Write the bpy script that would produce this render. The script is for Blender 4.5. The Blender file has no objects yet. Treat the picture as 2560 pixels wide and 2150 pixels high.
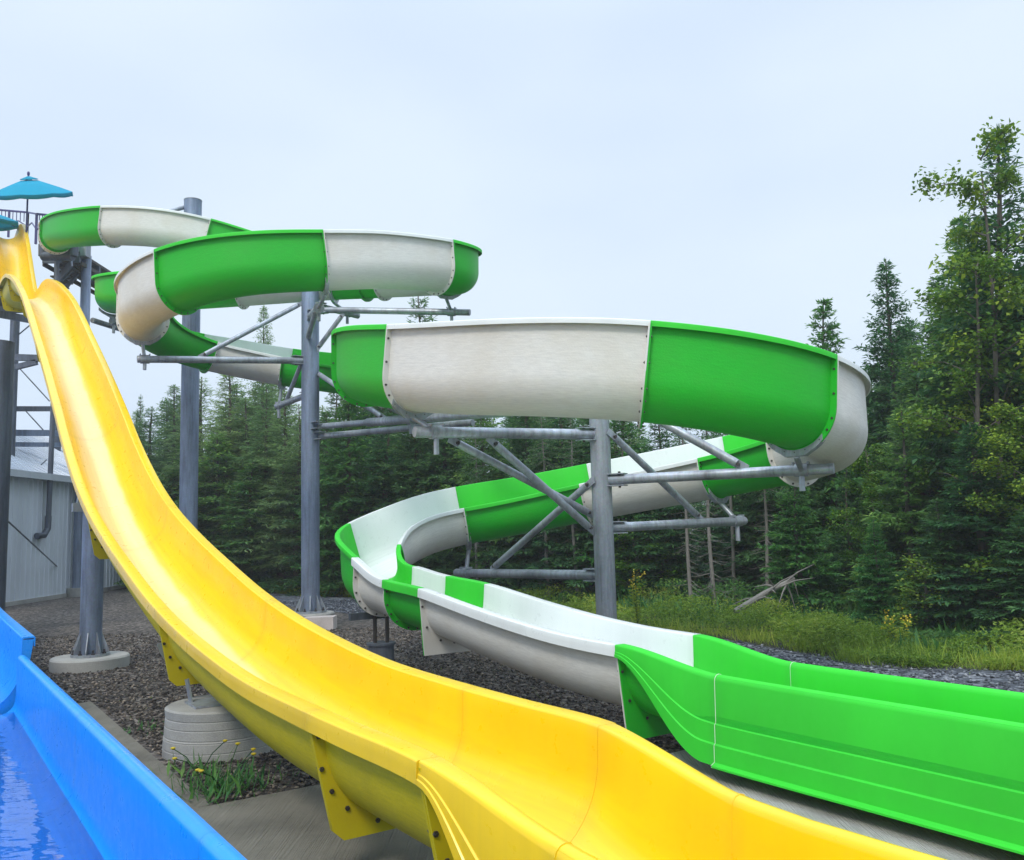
import bpy, math, random
import numpy as np
from mathutils import Matrix, Vector
R_ = random.Random(7); NR = np.random.default_rng(11)
sc = bpy.context.scene; COL = sc.collection
# ------------------------------------------------------------------ camera
F, CX, CY, H = 2200., 1280., 1075., 2.0
TH, RO = math.radians(6.4), math.radians(1.5)
fw = np.array([0, math.cos(TH), math.sin(TH)]); r0 = np.array([1., 0, 0]); u0 = np.cross(r0, fw)
rt = math.cos(RO)*r0 - math.sin(RO)*u0; up = math.sin(RO)*r0 + math.cos(RO)*u0
cam = bpy.data.objects.new('camera', bpy.data.cameras.new('camera')); COL.objects.link(cam)
cam.data.sensor_width = 36; cam.data.sensor_fit = 'HORIZONTAL'; cam.data.lens = 36*F/2560
cam.data.clip_start = .05; cam.data.clip_end = 900
cam.matrix_world = Matrix(((rt[0], up[0], -fw[0], 0), (rt[1], up[1], -fw[1], 0), (rt[2], up[2], -fw[2], H), (0, 0, 0, 1)))
sc.camera = cam
# ------------------------------------------------------------------ sky, sun, exposure
SUN_EL, SUN_AZ = math.radians(46), math.radians(200)      # azimuth clockwise from +Y
w = bpy.data.worlds.new('World'); sc.world = w; w.use_nodes = True
nt = w.node_tree; nd = nt.nodes; nd.clear(); lk = nt.links
out = nd.new('ShaderNodeOutputWorld'); bg = nd.new('ShaderNodeBackground')
sky = nd.new('ShaderNodeTexSky'); sky.sky_type = 'NISHITA'; sky.sun_disc = False
sky.sun_elevation = SUN_EL; sky.sun_rotation = SUN_AZ; sky.air_density = 1.0; sky.dust_density = 3
tc = nd.new('ShaderNodeTexCoord'); mp = nd.new('ShaderNodeMapping'); mp.inputs['Scale'].default_value = (1, 1, 2.2)
nz = nd.new('ShaderNodeTexNoise'); nz.inputs['Scale'].default_value = 1.7; nz.inputs['Detail'].default_value = 3; nz.inputs['Roughness'].default_value = .45
rp = nd.new('ShaderNodeValToRGB'); rp.color_ramp.elements[0].position = .36; rp.color_ramp.elements[1].position = .66
rp.color_ramp.elements[0].color = (.60, .725, .91, 1); rp.color_ramp.elements[1].color = (.72, .83, .95, 1)
sc_ = nd.new('ShaderNodeVectorMath'); sc_.operation = 'SCALE'; sc_.inputs['Scale'].default_value = .06
mx = nd.new('ShaderNodeMix'); mx.data_type = 'RGBA'; mx.inputs[0].default_value = .93
lk.new(tc.outputs['Generated'], mp.inputs[0]); lk.new(mp.outputs[0], nz.inputs['Vector']); lk.new(nz.outputs[0], rp.inputs[0])
lk.new(sky.outputs[0], sc_.inputs[0]); lk.new(sc_.outputs[0], mx.inputs[6]); lk.new(rp.outputs[0], mx.inputs[7])
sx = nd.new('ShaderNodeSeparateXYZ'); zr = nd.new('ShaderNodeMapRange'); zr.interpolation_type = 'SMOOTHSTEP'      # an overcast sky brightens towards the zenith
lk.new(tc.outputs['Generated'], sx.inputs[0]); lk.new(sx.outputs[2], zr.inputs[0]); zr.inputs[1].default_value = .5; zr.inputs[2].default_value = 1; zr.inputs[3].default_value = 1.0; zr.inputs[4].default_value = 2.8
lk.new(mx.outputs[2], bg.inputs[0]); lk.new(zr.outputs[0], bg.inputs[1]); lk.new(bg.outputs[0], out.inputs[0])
sun = bpy.data.objects.new('sun', bpy.data.lights.new('sun', 'SUN')); COL.objects.link(sun)
sun.data.energy = 1.5; sun.data.angle = math.radians(14); sun.data.color = (1, .95, .86)
sd = Vector((math.sin(SUN_AZ)*math.cos(SUN_EL), math.cos(SUN_AZ)*math.cos(SUN_EL), math.sin(SUN_EL)))
sun.rotation_euler = sd.to_track_quat('Z', 'Y').to_euler()
sc.view_settings.view_transform = 'Standard'; sc.view_settings.look = 'None'; sc.view_settings.gamma = 1
sc.view_settings.exposure = 0.2; sc.view_settings.use_curve_mapping = False
sc.cycles.use_denoising = True; sc.cycles.max_bounces = 8; sc.cycles.transparent_max_bounces = 12
# ------------------------------------------------------------------ geometry helpers
def V(*a): return np.array(a, float)
def ray(x, y): return fw + rt*(x-CX)/F - up*(y-CY)/F
def atY(x, y, Y):                       # the place seen at (x, y) of the photograph, Y metres ahead
    r = ray(x, y); return V(0, 0, H) + r*(Y/r[1])
def gx(px, Y, z=0.):                    # X of the place at height z, Y ahead, in column px
    k = (px-CX)/F; d = Y*fw[1]+(z-H)*fw[2]
    return (k*d - Y*rt[1] - (z-H)*rt[2])/rt[0]
AH = math.radians(34.3)
nR = V(math.cos(AH), math.sin(AH), 0); uR = V(-math.sin(AH), math.cos(AH), 0)   # across / up along the run-outs
def PT(p, t, z=0.): return nR*p + uR*t + V(0, 0, z)

def tag(o, label=None, cat=None, group=None, kind=None):
    if label: o['label'] = label
    if cat: o['category'] = cat
    if group: o['group'] = group
    if kind: o['kind'] = kind
    return o
def empty(name, loc=(0, 0, 0), label=None, cat=None, group=None):
    o = bpy.data.objects.new(name, None); COL.objects.link(o); o.location = [float(c) for c in loc]; o.empty_display_size = .2
    return tag(o, label, cat, group)
def link(name, me, parent=None, world=True):
    o = bpy.data.objects.new(name, me); COL.objects.link(o)
    if parent is not None:
        o.parent = parent
        if world:
            if parent.parent is None: o.matrix_parent_inverse = Matrix.Translation(-parent.location)
    return o
class MB:
    """collects faces; build() makes one mesh object"""
    def __init__(s): s.v = []; s.f = []; s.m = []; s.uv = {}
    def add(s, vs, fs, m=0):
        b = len(s.v); s.v.extend([tuple(map(float, q)) for q in vs])
        for f in fs: s.f.append(tuple(b+i for i in f)); s.m.append(m)
        return s
    def box(s, c, size, ax=None, m=0):
        ax = np.eye(3) if ax is None else np.array(ax); c = np.array(c, float); h = np.array(size)/2
        vs = [c + ax[0]*h[0]*i + ax[1]*h[1]*j + ax[2]*h[2]*k for i in (-1, 1) for j in (-1, 1) for k in (-1, 1)]
        return s.add(vs, [(0, 1, 3, 2), (4, 6, 7, 5), (0, 4, 5, 1), (2, 3, 7, 6), (0, 2, 6, 4), (1, 5, 7, 3)], m)
    def bar(s, a, b, wd, hg, m=0, upv=(0, 0, 1)):
        a = np.array(a, float); b = np.array(b, float); d = b-a; L = np.linalg.norm(d); d /= L
        x = np.cross(d, upv)
        if np.linalg.norm(x) < 1e-4: x = V(1, 0, 0)
        x /= np.linalg.norm(x); y = np.cross(x, d)
        return s.box((a+b)/2, (L, wd, hg), [d, x, y], m)
    def tube(s, pts, rad, n=12, m=0, cap=True):
        pts = [np.array(p, float) for p in pts]; k = len(pts)
        rad = [rad]*k if np.isscalar(rad) else list(rad)
        rings = []; px = None
        for i, p in enumerate(pts):
            d = pts[min(i+1, k-1)]-pts[max(i-1, 0)]; d = d/max(np.linalg.norm(d), 1e-9)
            if px is None:
                px = np.cross(d, (0, 0, 1)); px = V(1, 0, 0) if np.linalg.norm(px) < 1e-3 else px
            px = px-d*(px@d); px /= np.linalg.norm(px); py = np.cross(d, px)
            rings.append([p+rad[i]*(px*math.cos(2*math.pi*j/n)+py*math.sin(2*math.pi*j/n)) for j in range(n)])
        vs = [q for r in rings for q in r]; fs = []
        for i in range(k-1):
            for j in range(n): fs.append((i*n+j, i*n+(j+1) % n, (i+1)*n+(j+1) % n, (i+1)*n+j))
        if cap: fs.append(tuple(range(n))[::-1]); fs.append(tuple((k-1)*n+j for j in range(n)))
        return s.add(vs, fs, m)
    def lathe(s, prof, c, n=24, m=0):
        c = np.array(c, float); vs = []; fs = []
        for (r, z) in prof:
            for j in range(n): vs.append(c+V(r*math.cos(2*math.pi*j/n), r*math.sin(2*math.pi*j/n), z))
        for i in range(len(prof)-1):
            for j in range(n): fs.append((i*n+j, i*n+(j+1) % n, (i+1)*n+(j+1) % n, (i+1)*n+j))
        fs.append(tuple(range(n))[::-1]); fs.append(tuple((len(prof)-1)*n+j for j in range(n)))
        return s.add(vs, fs, m)
    def mesh(s, name, mats, smooth=35):
        me = bpy.data.meshes.new(name); me.from_pydata(s.v, [], s.f)
        for mt in (mats if isinstance(mats, (list, tuple)) else [mats]): me.materials.append(mt)
        me.polygons.foreach_set('material_index', s.m)
        if smooth:
            me.polygons.foreach_set('use_smooth', [True]*len(s.f)); me.set_sharp_from_angle(angle=math.radians(smooth))
        me.update(); return me
    def build(s, name, mats, parent=None, smooth=35): return link(name, s.mesh(name, mats, smooth), parent)
def fastmesh(name, co, faces, mats, col=None, smooth=False, midx=None):
    """co Nx3, faces MxK ints; col per-vertex scalar stored as attribute 'tint'"""
    co = np.asarray(co, np.float32); faces = np.asarray(faces, np.int32); K = faces.shape[1]
    me = bpy.data.meshes.new(name)
    me.vertices.add(len(co)); me.vertices.foreach_set('co', co.ravel())
    me.loops.add(faces.size); me.loops.foreach_set('vertex_index', faces.ravel())
    me.polygons.add(len(faces)); me.polygons.foreach_set('loop_start', np.arange(len(faces), dtype=np.int32)*K)
    if smooth: me.polygons.foreach_set('use_smooth', np.ones(len(faces), bool))
    for mt in (mats if isinstance(mats, (list, tuple)) else [mats]): me.materials.append(mt)
    if midx is not None: me.polygons.foreach_set('material_index', np.asarray(midx, np.int32))
    if col is not None:
        a = me.attributes.new('tint', 'FLOAT', 'POINT'); a.data.foreach_set('value', np.asarray(col, np.float32))
    me.update(calc_edges=True); me.validate(); return me
# ------------------------------------------------------------------ materials
def newmat(name):
    m = bpy.data.materials.new(name); m.use_nodes = True
    return m, m.node_tree.nodes, m.node_tree.links, m.node_tree.nodes['Principled BSDF']
def noise(nd, lk, scale, detail=3, rough=.5, coord='Object', mapping=None):
    t = nd.new('ShaderNodeTexCoord'); n = nd.new('ShaderNodeTexNoise')
    n.inputs['Scale'].default_value = scale; n.inputs['Detail'].default_value = detail; n.inputs['Roughness'].default_value = rough
    if mapping:
        q = nd.new('ShaderNodeMapping'); q.inputs['Scale'].default_value = mapping
        lk.new(t.outputs[coord], q.inputs[0]); lk.new(q.outputs[0], n.inputs['Vector'])
    else: lk.new(t.outputs[coord], n.inputs['Vector'])
    return n
def ramp(nd, lk, src, stops):
    r = nd.new('ShaderNodeValToRGB'); e = r.color_ramp.elements
    while len(e) < len(stops): e.new(.5)
    for i, (p, c) in enumerate(stops): e[i].position = p; e[i].color = (*c, 1)
    lk.new(src, r.inputs[0]); return r
def mixc(nd, lk, fac, a, b, mode='MIX'):
    m = nd.new('ShaderNodeMix'); m.data_type = 'RGBA'; m.blend_type = mode
    for sock, val in ((0, fac), (6, a), (7, b)):
        if isinstance(val, (int, float)): m.inputs[sock].default_value = val
        elif isinstance(val, tuple): m.inputs[sock].default_value = (*val, 1)
        else: lk.new(val, m.inputs[sock])
    return m.outputs[2]
def bump(nd, lk, src, strength, dist, bs):
    b = nd.new('ShaderNodeBump'); b.inputs['Strength'].default_value = strength; b.inputs['Distance'].default_value = dist
    lk.new(src, b.inputs['Height']); lk.new(b.outputs[0], bs.inputs['Normal']); return b
def simple(name, col, rough=.5, metal=0., var=.12, scale=6, bmp=0., bscale=60, spec=.5, coat=0.):
    m, nd, lk, bs = newmat(name)
    n = noise(nd, lk, scale, 5)
    c = mixc(nd, lk, n.outputs[0], tuple(x*(1-var) for x in col), tuple(min(1, x*(1+var)) for x in col))
    lk.new(c, bs.inputs['Base Color']); bs.inputs['Roughness'].default_value = rough; bs.inputs['Metallic'].default_value = metal
    bs.inputs['Specular IOR Level'].default_value = spec; bs.inputs['Coat Weight'].default_value = coat; bs.inputs['Coat Roughness'].default_value = .08
    if bmp:
        n2 = noise(nd, lk, bscale, 4); bump(nd, lk, n2.outputs[0], bmp, .01, bs)
    return m
def gelcoat(name, col, fade=None, gloss=.24, coat=.12):
    """glossy inside face and rims of a flume; fade = sun- and rider-worn strip down the middle (uv: x along, y across)"""
    m, nd, lk, bs = newmat(name)
    n = noise(nd, lk, 1.6, 4); c = mixc(nd, lk, n.outputs[0], tuple(x*.93 for x in col), tuple(min(1, x*1.05) for x in col))
    if fade:
        uv = nd.new('ShaderNodeUVMap'); sp = nd.new('ShaderNodeSeparateXYZ'); lk.new(uv.outputs[0], sp.inputs[0])
        wob = noise(nd, lk, 1.1, 2); ad = nd.new('ShaderNodeMath'); ad.operation = 'MULTIPLY_ADD'; lk.new(wob.outputs[0], ad.inputs[0]); ad.inputs[1].default_value = .10; lk.new(sp.outputs[1], ad.inputs[2])
        r1 = nd.new('ShaderNodeMapRange'); r1.interpolation_type = 'SMOOTHSTEP'; lk.new(ad.outputs[0], r1.inputs[0])
        r1.inputs[1].default_value = -.24; r1.inputs[2].default_value = -.17
        r2 = nd.new('ShaderNodeMapRange'); r2.interpolation_type = 'SMOOTHSTEP'; lk.new(ad.outputs[0], r2.inputs[0])
        r2.inputs[1].default_value = .31; r2.inputs[2].default_value = .15
        r3 = nd.new('ShaderNodeMapRange'); r3.interpolation_type = 'SMOOTHSTEP'; lk.new(sp.outputs[0], r3.inputs[0])
        r3.inputs[1].default_value = fade[0]; r3.inputs[2].default_value = fade[1]
        ws = nd.new('ShaderNodeTexWhiteNoise'); ws.noise_dimensions = '1D'
        fl = nd.new('ShaderNodeMath'); fl.operation = 'SNAP'; lk.new(sp.outputs[0], fl.inputs[0]); fl.inputs[1].default_value = 4.2; lk.new(fl.outputs[0], ws.inputs['W'])
        mr = nd.new('ShaderNodeMapRange'); lk.new(ws.outputs[0], mr.inputs[0]); mr.inputs[3].default_value = .62; mr.inputs[4].default_value = .95
        r4 = nd.new('ShaderNodeMapRange'); r4.interpolation_type = 'SMOOTHSTEP'; lk.new(sp.outputs[0], r4.inputs[0])
        r4.inputs[1].default_value = fade[4]; r4.inputs[2].default_value = fade[3]
        q = mr.outputs[0]
        for r in (r1, r2, r3, r4):
            k = nd.new('ShaderNodeMath'); k.operation = 'MULTIPLY'; lk.new(q, k.inputs[0]); lk.new(r.outputs[0], k.inputs[1]); q = k.outputs[0]
        c = mixc(nd, lk, q, c, fade[2])
    # run-off streaks along the flume, scuffs, and grime caught at the joints
    uv2 = nd.new('ShaderNodeUVMap'); q2 = nd.new('ShaderNodeMapping'); q2.inputs['Scale'].default_value = (.35, 16, 1); lk.new(uv2.outputs[0], q2.inputs[0])
    ns = nd.new('ShaderNodeTexNoise'); ns.inputs['Scale'].default_value = 2.; ns.inputs['Detail'].default_value = 6; ns.inputs['Roughness'].default_value = .65; lk.new(q2.outputs[0], ns.inputs['Vector'])
    c = mixc(nd, lk, 1., c, ramp(nd, lk, ns.outputs[0], [(.32, (.87,)*3), (.6, (1.02,)*3)]).outputs[0], 'MULTIPLY')
    ed = nd.new('ShaderNodeAttribute'); ed.attribute_name = 'edge'; em = nd.new('ShaderNodeMapRange'); lk.new(ed.outputs['Fac'], em.inputs[0]); em.inputs[1].default_value = .0; em.inputs[2].default_value = .09; em.inputs[3].default_value = .34; em.inputs[4].default_value = 0
    ng = noise(nd, lk, 14, 5, .7); gm = nd.new('ShaderNodeMath'); gm.operation = 'MULTIPLY'; lk.new(em.outputs[0], gm.inputs[0]); lk.new(ng.outputs[0], gm.inputs[1])
    c = mixc(nd, lk, gm.outputs[0], c, tuple(x*.35+.04 for x in col))
    lk.new(c, bs.inputs['Base Color'])
    n2 = noise(nd, lk, 9, 5, .65); rr = ramp(nd, lk, n2.outputs[0], [(.3, (gloss,)*3), (.75, (gloss+.22,)*3)]); lk.new(rr.outputs[0], bs.inputs['Roughness'])
    n3 = noise(nd, lk, 2.2, 2); bump(nd, lk, n3.outputs[0], .12, .03, bs)
    bs.inputs['Coat Weight'].default_value = coat; bs.inputs['Coat Roughness'].default_value = .1
    return m
def laminate(name, col, dirt, mott=.18):
    """hand-laid fibreglass outside of a flume: matt, with chopped-strand mottling along the piece and grime"""
    m, nd, lk, bs = newmat(name)
    uv = nd.new('ShaderNodeUVMap'); q = nd.new('ShaderNodeMapping'); q.inputs['Scale'].default_value = (3, 22, 1)
    lk.new(uv.outputs[0], q.inputs[0]); n = nd.new('ShaderNodeTexNoise'); n.inputs['Scale'].default_value = 2.2; n.inputs['Detail'].default_value = 7; n.inputs['Roughness'].default_value = .72
    lk.new(q.outputs[0], n.inputs['Vector'])
    rr = ramp(nd, lk, n.outputs[0], [(.3, (1-mott,)*3), (.7, (1+mott*.4,)*3)])
    c = mixc(nd, lk, 1., col, rr.outputs[0], 'MULTIPLY')
    n2 = noise(nd, lk, 1.3, 5, .6); r2 = ramp(nd, lk, n2.outputs[0], [(.45, (0, 0, 0)), (.8, (.5, .5, .5))])
    c = mixc(nd, lk, r2.outputs[0], c, dirt)
    lk.new(c, bs.inputs['Base Color']); bs.inputs['Roughness'].default_value = .5; bs.inputs['Specular IOR Level'].default_value = .35
    n3 = noise(nd, lk, 46, 5, .7); bump(nd, lk, n3.outputs[0], .35, .012, bs)
    return m
GRN = (.014, .39, .022); WHT = (.80, .80, .77); YEL = (.90, .55, .004); BLU = (.003, .125, .80)
M_green = gelcoat('green_gelcoat', (.028, .59, .024), None, .58, .0); M_greenL = laminate('green_laminate', (.014, .46, .022), (.045, .40, .028), .15)
M_white = gelcoat('white_gelcoat', (.80, .83, .81)); M_whiteL = laminate('white_laminate', (.74, .725, .68), (.55, .49, .38), .17)
M_yel = gelcoat('yellow_gelcoat', (.92, .59, .003)); M_yelL = laminate('yellow_laminate', (.68, .54, .006), (.48, .37, .012), .2)
M_blue = gelcoat('blue_gelcoat', (.0, .285, .84))
M_rim = simple('pale_seam_sealant', (.5, .66, .46), .4)
def galv(name, col, rough=.42):
    m, nd, lk, bs = newmat(name)
    n = noise(nd, lk, 1.4, 6, .6, mapping=(1, 1, .35)); r = ramp(nd, lk, n.outputs[0], [(.3, tuple(x*.62 for x in col)), (.5, col), (.72, tuple(min(1, x*1.35) for x in col))])
    vo = nd.new('ShaderNodeTexVoronoi'); vo.inputs['Scale'].default_value = 38; t = nd.new('ShaderNodeTexCoord'); lk.new(t.outputs['Object'], vo.inputs['Vector'])
    nv = noise(nd, lk, 2.6, 6, .7, mapping=(5, 5, .35)); rv = ramp(nd, lk, nv.outputs[0], [(.33, (.62, .60, .60)), (.5, (1, 1, 1)), (.74, (1.25, 1.27, 1.3))])
    c = mixc(nd, lk, .8, mixc(nd, lk, .08, r.outputs[0], vo.outputs['Color'], 'OVERLAY'), rv.outputs[0], 'MULTIPLY')
    hs = nd.new('ShaderNodeHueSaturation'); hs.inputs['Saturation'].default_value = .75; lk.new(c, hs.inputs['Color'])
    lk.new(hs.outputs[0], bs.inputs['Base Color']); bs.inputs['Metallic'].default_value = .45
    r2 = ramp(nd, lk, n.outputs[0], [(.3, (rough+.15,)*3), (.7, (rough-.1,)*3)]); lk.new(r2.outputs[0], bs.inputs['Roughness'])
    n2 = noise(nd, lk, 30, 4); bump(nd, lk, n2.outputs[0], .12, .01, bs)
    return m
M_galv = galv('galvanised_steel', (.33, .37, .42)); M_bluesteel = galv('blue_grey_steel', (.17, .235, .36), .5); M_dark = galv('dark_steel', (.10, .125, .17), .5)
M_bolt = simple('bolt_steel', (.10, .09, .085), .35, .7)
def concrete(name, col, broom=False):
    m, nd, lk, bs = newmat(name)
    n = noise(nd, lk, 1.3, 6, .62); c = ramp(nd, lk, n.outputs[0], [(.28, tuple(x*.62 for x in col)), (.52, col), (.75, tuple(x*1.2 for x in col))]).outputs[0]
    n2 = noise(nd, lk, 90, 3, .6); c = mixc(nd, lk, .3, c, n2.outputs[0], 'OVERLAY')
    hs = nd.new('ShaderNodeHueSaturation'); hs.inputs['Saturation'].default_value = .8; lk.new(c, hs.inputs['Color'])
    lk.new(hs.outputs[0], bs.inputs['Base Color']); bs.inputs['Roughness'].default_value = .85
    if broom:
        t = nd.new('ShaderNodeTexCoord'); q = nd.new('ShaderNodeMapping'); q.inputs['Rotation'].default_value = (0, 0, -AH); q.inputs['Scale'].default_value = (34, .5, 1)
        b = nd.new('ShaderNodeTexNoise'); b.inputs['Scale'].default_value = 3.; b.inputs['Detail'].default_value = 4
        lk.new(t.outputs['Object'], q.inputs[0]); lk.new(q.outputs[0], b.inputs['Vector']); bump(nd, lk, b.outputs[0], 1., .02, bs)
    else: bump(nd, lk, n2.outputs[0], .4, .01, bs)
    return m
M_slabd = concrete('stained_shaded_concrete', (.20, .18, .135), True); M_conc = concrete('weathered_concrete', (.36, .35, .32)); M_slab = concrete('broomed_concrete', (.40, .385, .34), True)  # left slabs: stained, with shade under the yellow slide painted into the base colour
def groundmat(name, stops, vscale, nscale=.35, bstr=.8):
    m, nd, lk, bs = newmat(name)
    t = nd.new('ShaderNodeTexCoord'); vo = nd.new('ShaderNodeTexVoronoi'); vo.inputs['Scale'].default_value = vscale; lk.new(t.outputs['Object'], vo.inputs['Vector'])
    sp = nd.new('ShaderNodeSeparateColor'); lk.new(vo.outputs['Color'], sp.inputs[0])
    c = ramp(nd, lk, sp.outputs[0], stops).outputs[0]
    n = noise(nd, lk, nscale, 5, .6); r = ramp(nd, lk, n.outputs[0], [(.3, (.65,)*3), (.7, (1.2,)*3)])
    c = mixc(nd, lk, 1., c, r.outputs[0], 'MULTIPLY')
    lk.new(c, bs.inputs['Base Color']); bs.inputs['Roughness'].default_value = .9
    bump(nd, lk, vo.outputs['Distance'], bstr, .04, bs).invert = True
    return m
M_grav = groundmat('brown_gravel', [(.0, (.02, .017, .015)), (.45, (.07, .058, .049)), (.8, (.15, .125, .104)), (1., (.26, .23, .2))], 17)
M_grey = groundmat('blue_grey_gravel', [(.0, (.035, .039, .048)), (.5, (.085, .094, .112)), (.85, (.15, .16, .185)), (1., (.3, .31, .33))], 13)
M_soil = groundmat('forest_floor', [(.0, (.015, .014, .008)), (.5, (.03, .034, .012)), (1., (.06, .062, .022))], 9)
# ------------------------------------------------------------------ large structure: the ground
def sheet(name, pts, z, mat, kind='structure', grid=None):
    b = MB(); b.add([(p[0], p[1], z) for p in pts], [tuple(range(len(pts)))]); o = b.build(name, mat, smooth=0); tag(o, kind=kind); return o
sheet('ground', [(-150, -60), (150, -60), (150, 200), (-150, 200)], -.03, M_soil)
gy = [(-40, -6), (gx(2560, 8), 8), (gx(2560, 10.6), 10.6)] + [(gx(p, Y), Y) for p, Y in ((2300, 11.6), (2100, 12.6), (1900, 14), (1640, 17), (1400, 20.5), (1100, 24.5), (860, 27.5), (700, 30), (560, 33), (420, 38))] + [(-18, 46), (-40, 46)]
gy[1] = (14, -6); gy.insert(2, (14, 5))
sheet('gravel_yard', gy, -.012, M_grav)
o_in = [(640, 27.), (860, 22.6), (1100, 18.6), (1300, 16.2), (1640, 14.2), (1900, 13.1), (2100, 12.25), (2300, 11.3), (2560, 10.2), (2800, 9.2)]
o_out = [(2800, 10.6), (2560, 11.6), (2300, 12.3), (2100, 13.1), (1900, 14.7), (1640, 17.6), (1400, 21), (1100, 25), (860, 28), (640, 31.5)]
GP = [(gx(p, Y), Y) for p, Y in o_in+o_out]
sheet('gravel_path', GP, -.004, M_grey)
def slab(name, p0, p1, t0, t1, z0=-.12, z1=0.0, mat=None):
    b = MB(); q = .012
    for i, (a, c) in enumerate(((p0, t0), (p1, t0), (p1, t1), (p0, t1))): pass
    lo = [PT(p0, t0, z0), PT(p1, t0, z0), PT(p1, t1, z0), PT(p0, t1, z0)]
    mi = [PT(p0, t0, z1-q), PT(p1, t0, z1-q), PT(p1, t1, z1-q), PT(p0, t1, z1-q)]
    hi = [PT(p0+q, t0+q, z1), PT(p1-q, t0+q, z1), PT(p1-q, t1-q, z1), PT(p0+q, t1-q, z1)]
    b.add(lo+mi+hi, [(0, 1, 5, 4), (1, 2, 6, 5), (2, 3, 7, 6), (3, 0, 4, 7), (4, 5, 9, 8), (5, 6, 10, 9), (6, 7, 11, 10), (7, 4, 8, 11), (8, 9, 10, 11)])
    return b.build(name, mat or M_slab, smooth=0)
pv = empty('pavement'); pv['kind'] = 'structure'
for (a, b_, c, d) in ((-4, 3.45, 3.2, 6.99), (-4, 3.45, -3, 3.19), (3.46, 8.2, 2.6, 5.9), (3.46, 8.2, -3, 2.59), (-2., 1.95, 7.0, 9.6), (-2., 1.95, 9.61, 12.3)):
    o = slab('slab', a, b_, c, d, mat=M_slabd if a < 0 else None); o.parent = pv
# ------------------------------------------------------------------ flumes
def half_profile(w, h, th, fl, fa, sq=2., rc=.014, ro=.012, ledge=0., flare=0., foot=0., rb=None):
    """right half of a flume's cross-section, bottom centre -> wall -> rim -> skirt, then back along the underside.
    Returns points (a, b, is_underside)."""
    rb = w if rb is None else rb; P = []
    n = 12
    for i in range(n+1):
        q = math.radians(-90+90*i/n); c = max(0, math.cos(q)); s_ = abs(math.sin(q))
        P.append((w*c**(2/sq), rb*(1-s_**(2/sq)), 0))
    P.append((w, rb+(h-rc-rb)*.5, 0))
    for i in range(4):
        q = math.radians(180-90*i/3); P.append((w+rc+rc*math.cos(q), h-rc+rc*math.sin(q), 0))
    fe = max(fl, rc+ro+.004)
    for i in range(4):
        q = math.radians(90-90*i/3); P.append((w+fe-ro+ro*math.cos(q), h-ro+ro*math.sin(q), 0))
    b0, b1 = h-ro, h-fa; a0 = w+fe
    L1, L2 = .50, .74; e = ledge
    A = lambda f: a0+flare*f
    y = lambda f: b0+(b1-b0)*f
    P += [(A(L1), y(L1), 0), (A(L1)+e, y(L1)-e*.8, 0), (A(L2)+e, y(L2), 0), (A(L2)+2*e, y(L2)-e*.8, 0), (A(.96)+2*e, y(.96), 0)]
    ab = A(1)+2*e
    P += [(ab+foot, b1+foot*.15, 0), (ab+foot, b1-.004-foot*.1, 0), (ab-th, b1-.002, 1)]
    hh = max(b1+.02, h-th-.004)
    P += [(ab-th-.001-(2*e+flare), hh, 1), (w+th, hh-.002, 1)]
    P.append((w+th, rb+(hh-rb)*.5, 1))
    for i in range(n, -1, -1):
        q = math.radians(-90+90*i/n); c = max(0, math.cos(q)); s_ = abs(math.sin(q))
        P.append(((w+th)*c**(2/sq), rb-(rb+th)*s_**(2/sq), 1))
    return P
def full_profile(hL, hR, **k):
    kr = dict(k); r = half_profile(h=hR, **kr); l = half_profile(h=hL, **kr)
    # loop: right half from bottom centre outwards and back, then left half mirrored reversed
    L = [(-a, b, u) for (a, b, u) in l]
    return r[:-1] + [r[-1]] + L[::-1][1:-1]
def frames(P):
    T = np.gradient(P, axis=0); T /= np.linalg.norm(T, axis=1)[:, None]
    Rr = np.cross(T, V(0, 0, 1)); Rr /= np.linalg.norm(Rr, axis=1)[:, None]
    U = np.cross(Rr, T); return T, Rr, U
class Path:
    def __init__(s, P, ctrl_s=None, **attr):
        s.P = P; s.S = np.r_[0, np.cumsum(np.linalg.norm(np.diff(P, axis=0), axis=1))]
        s.T, s.R, s.U = frames(P); s.attr = attr
        bk = attr.get('bank')
        if bk is not None:
            c, n = np.cos(bk)[:, None], np.sin(bk)[:, None]
            s.R, s.U = s.R*c + s.U*n, s.U*c - s.R*n
    def at(s, x):
        f = lambda A: np.array([np.interp(x, s.S, A[:, i]) for i in range(3)])
        return f(s.P), f(s.T), f(s.R), f(s.U)
    def val(s, k, x): return float(np.interp(x, s.S, s.attr[k]))
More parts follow.
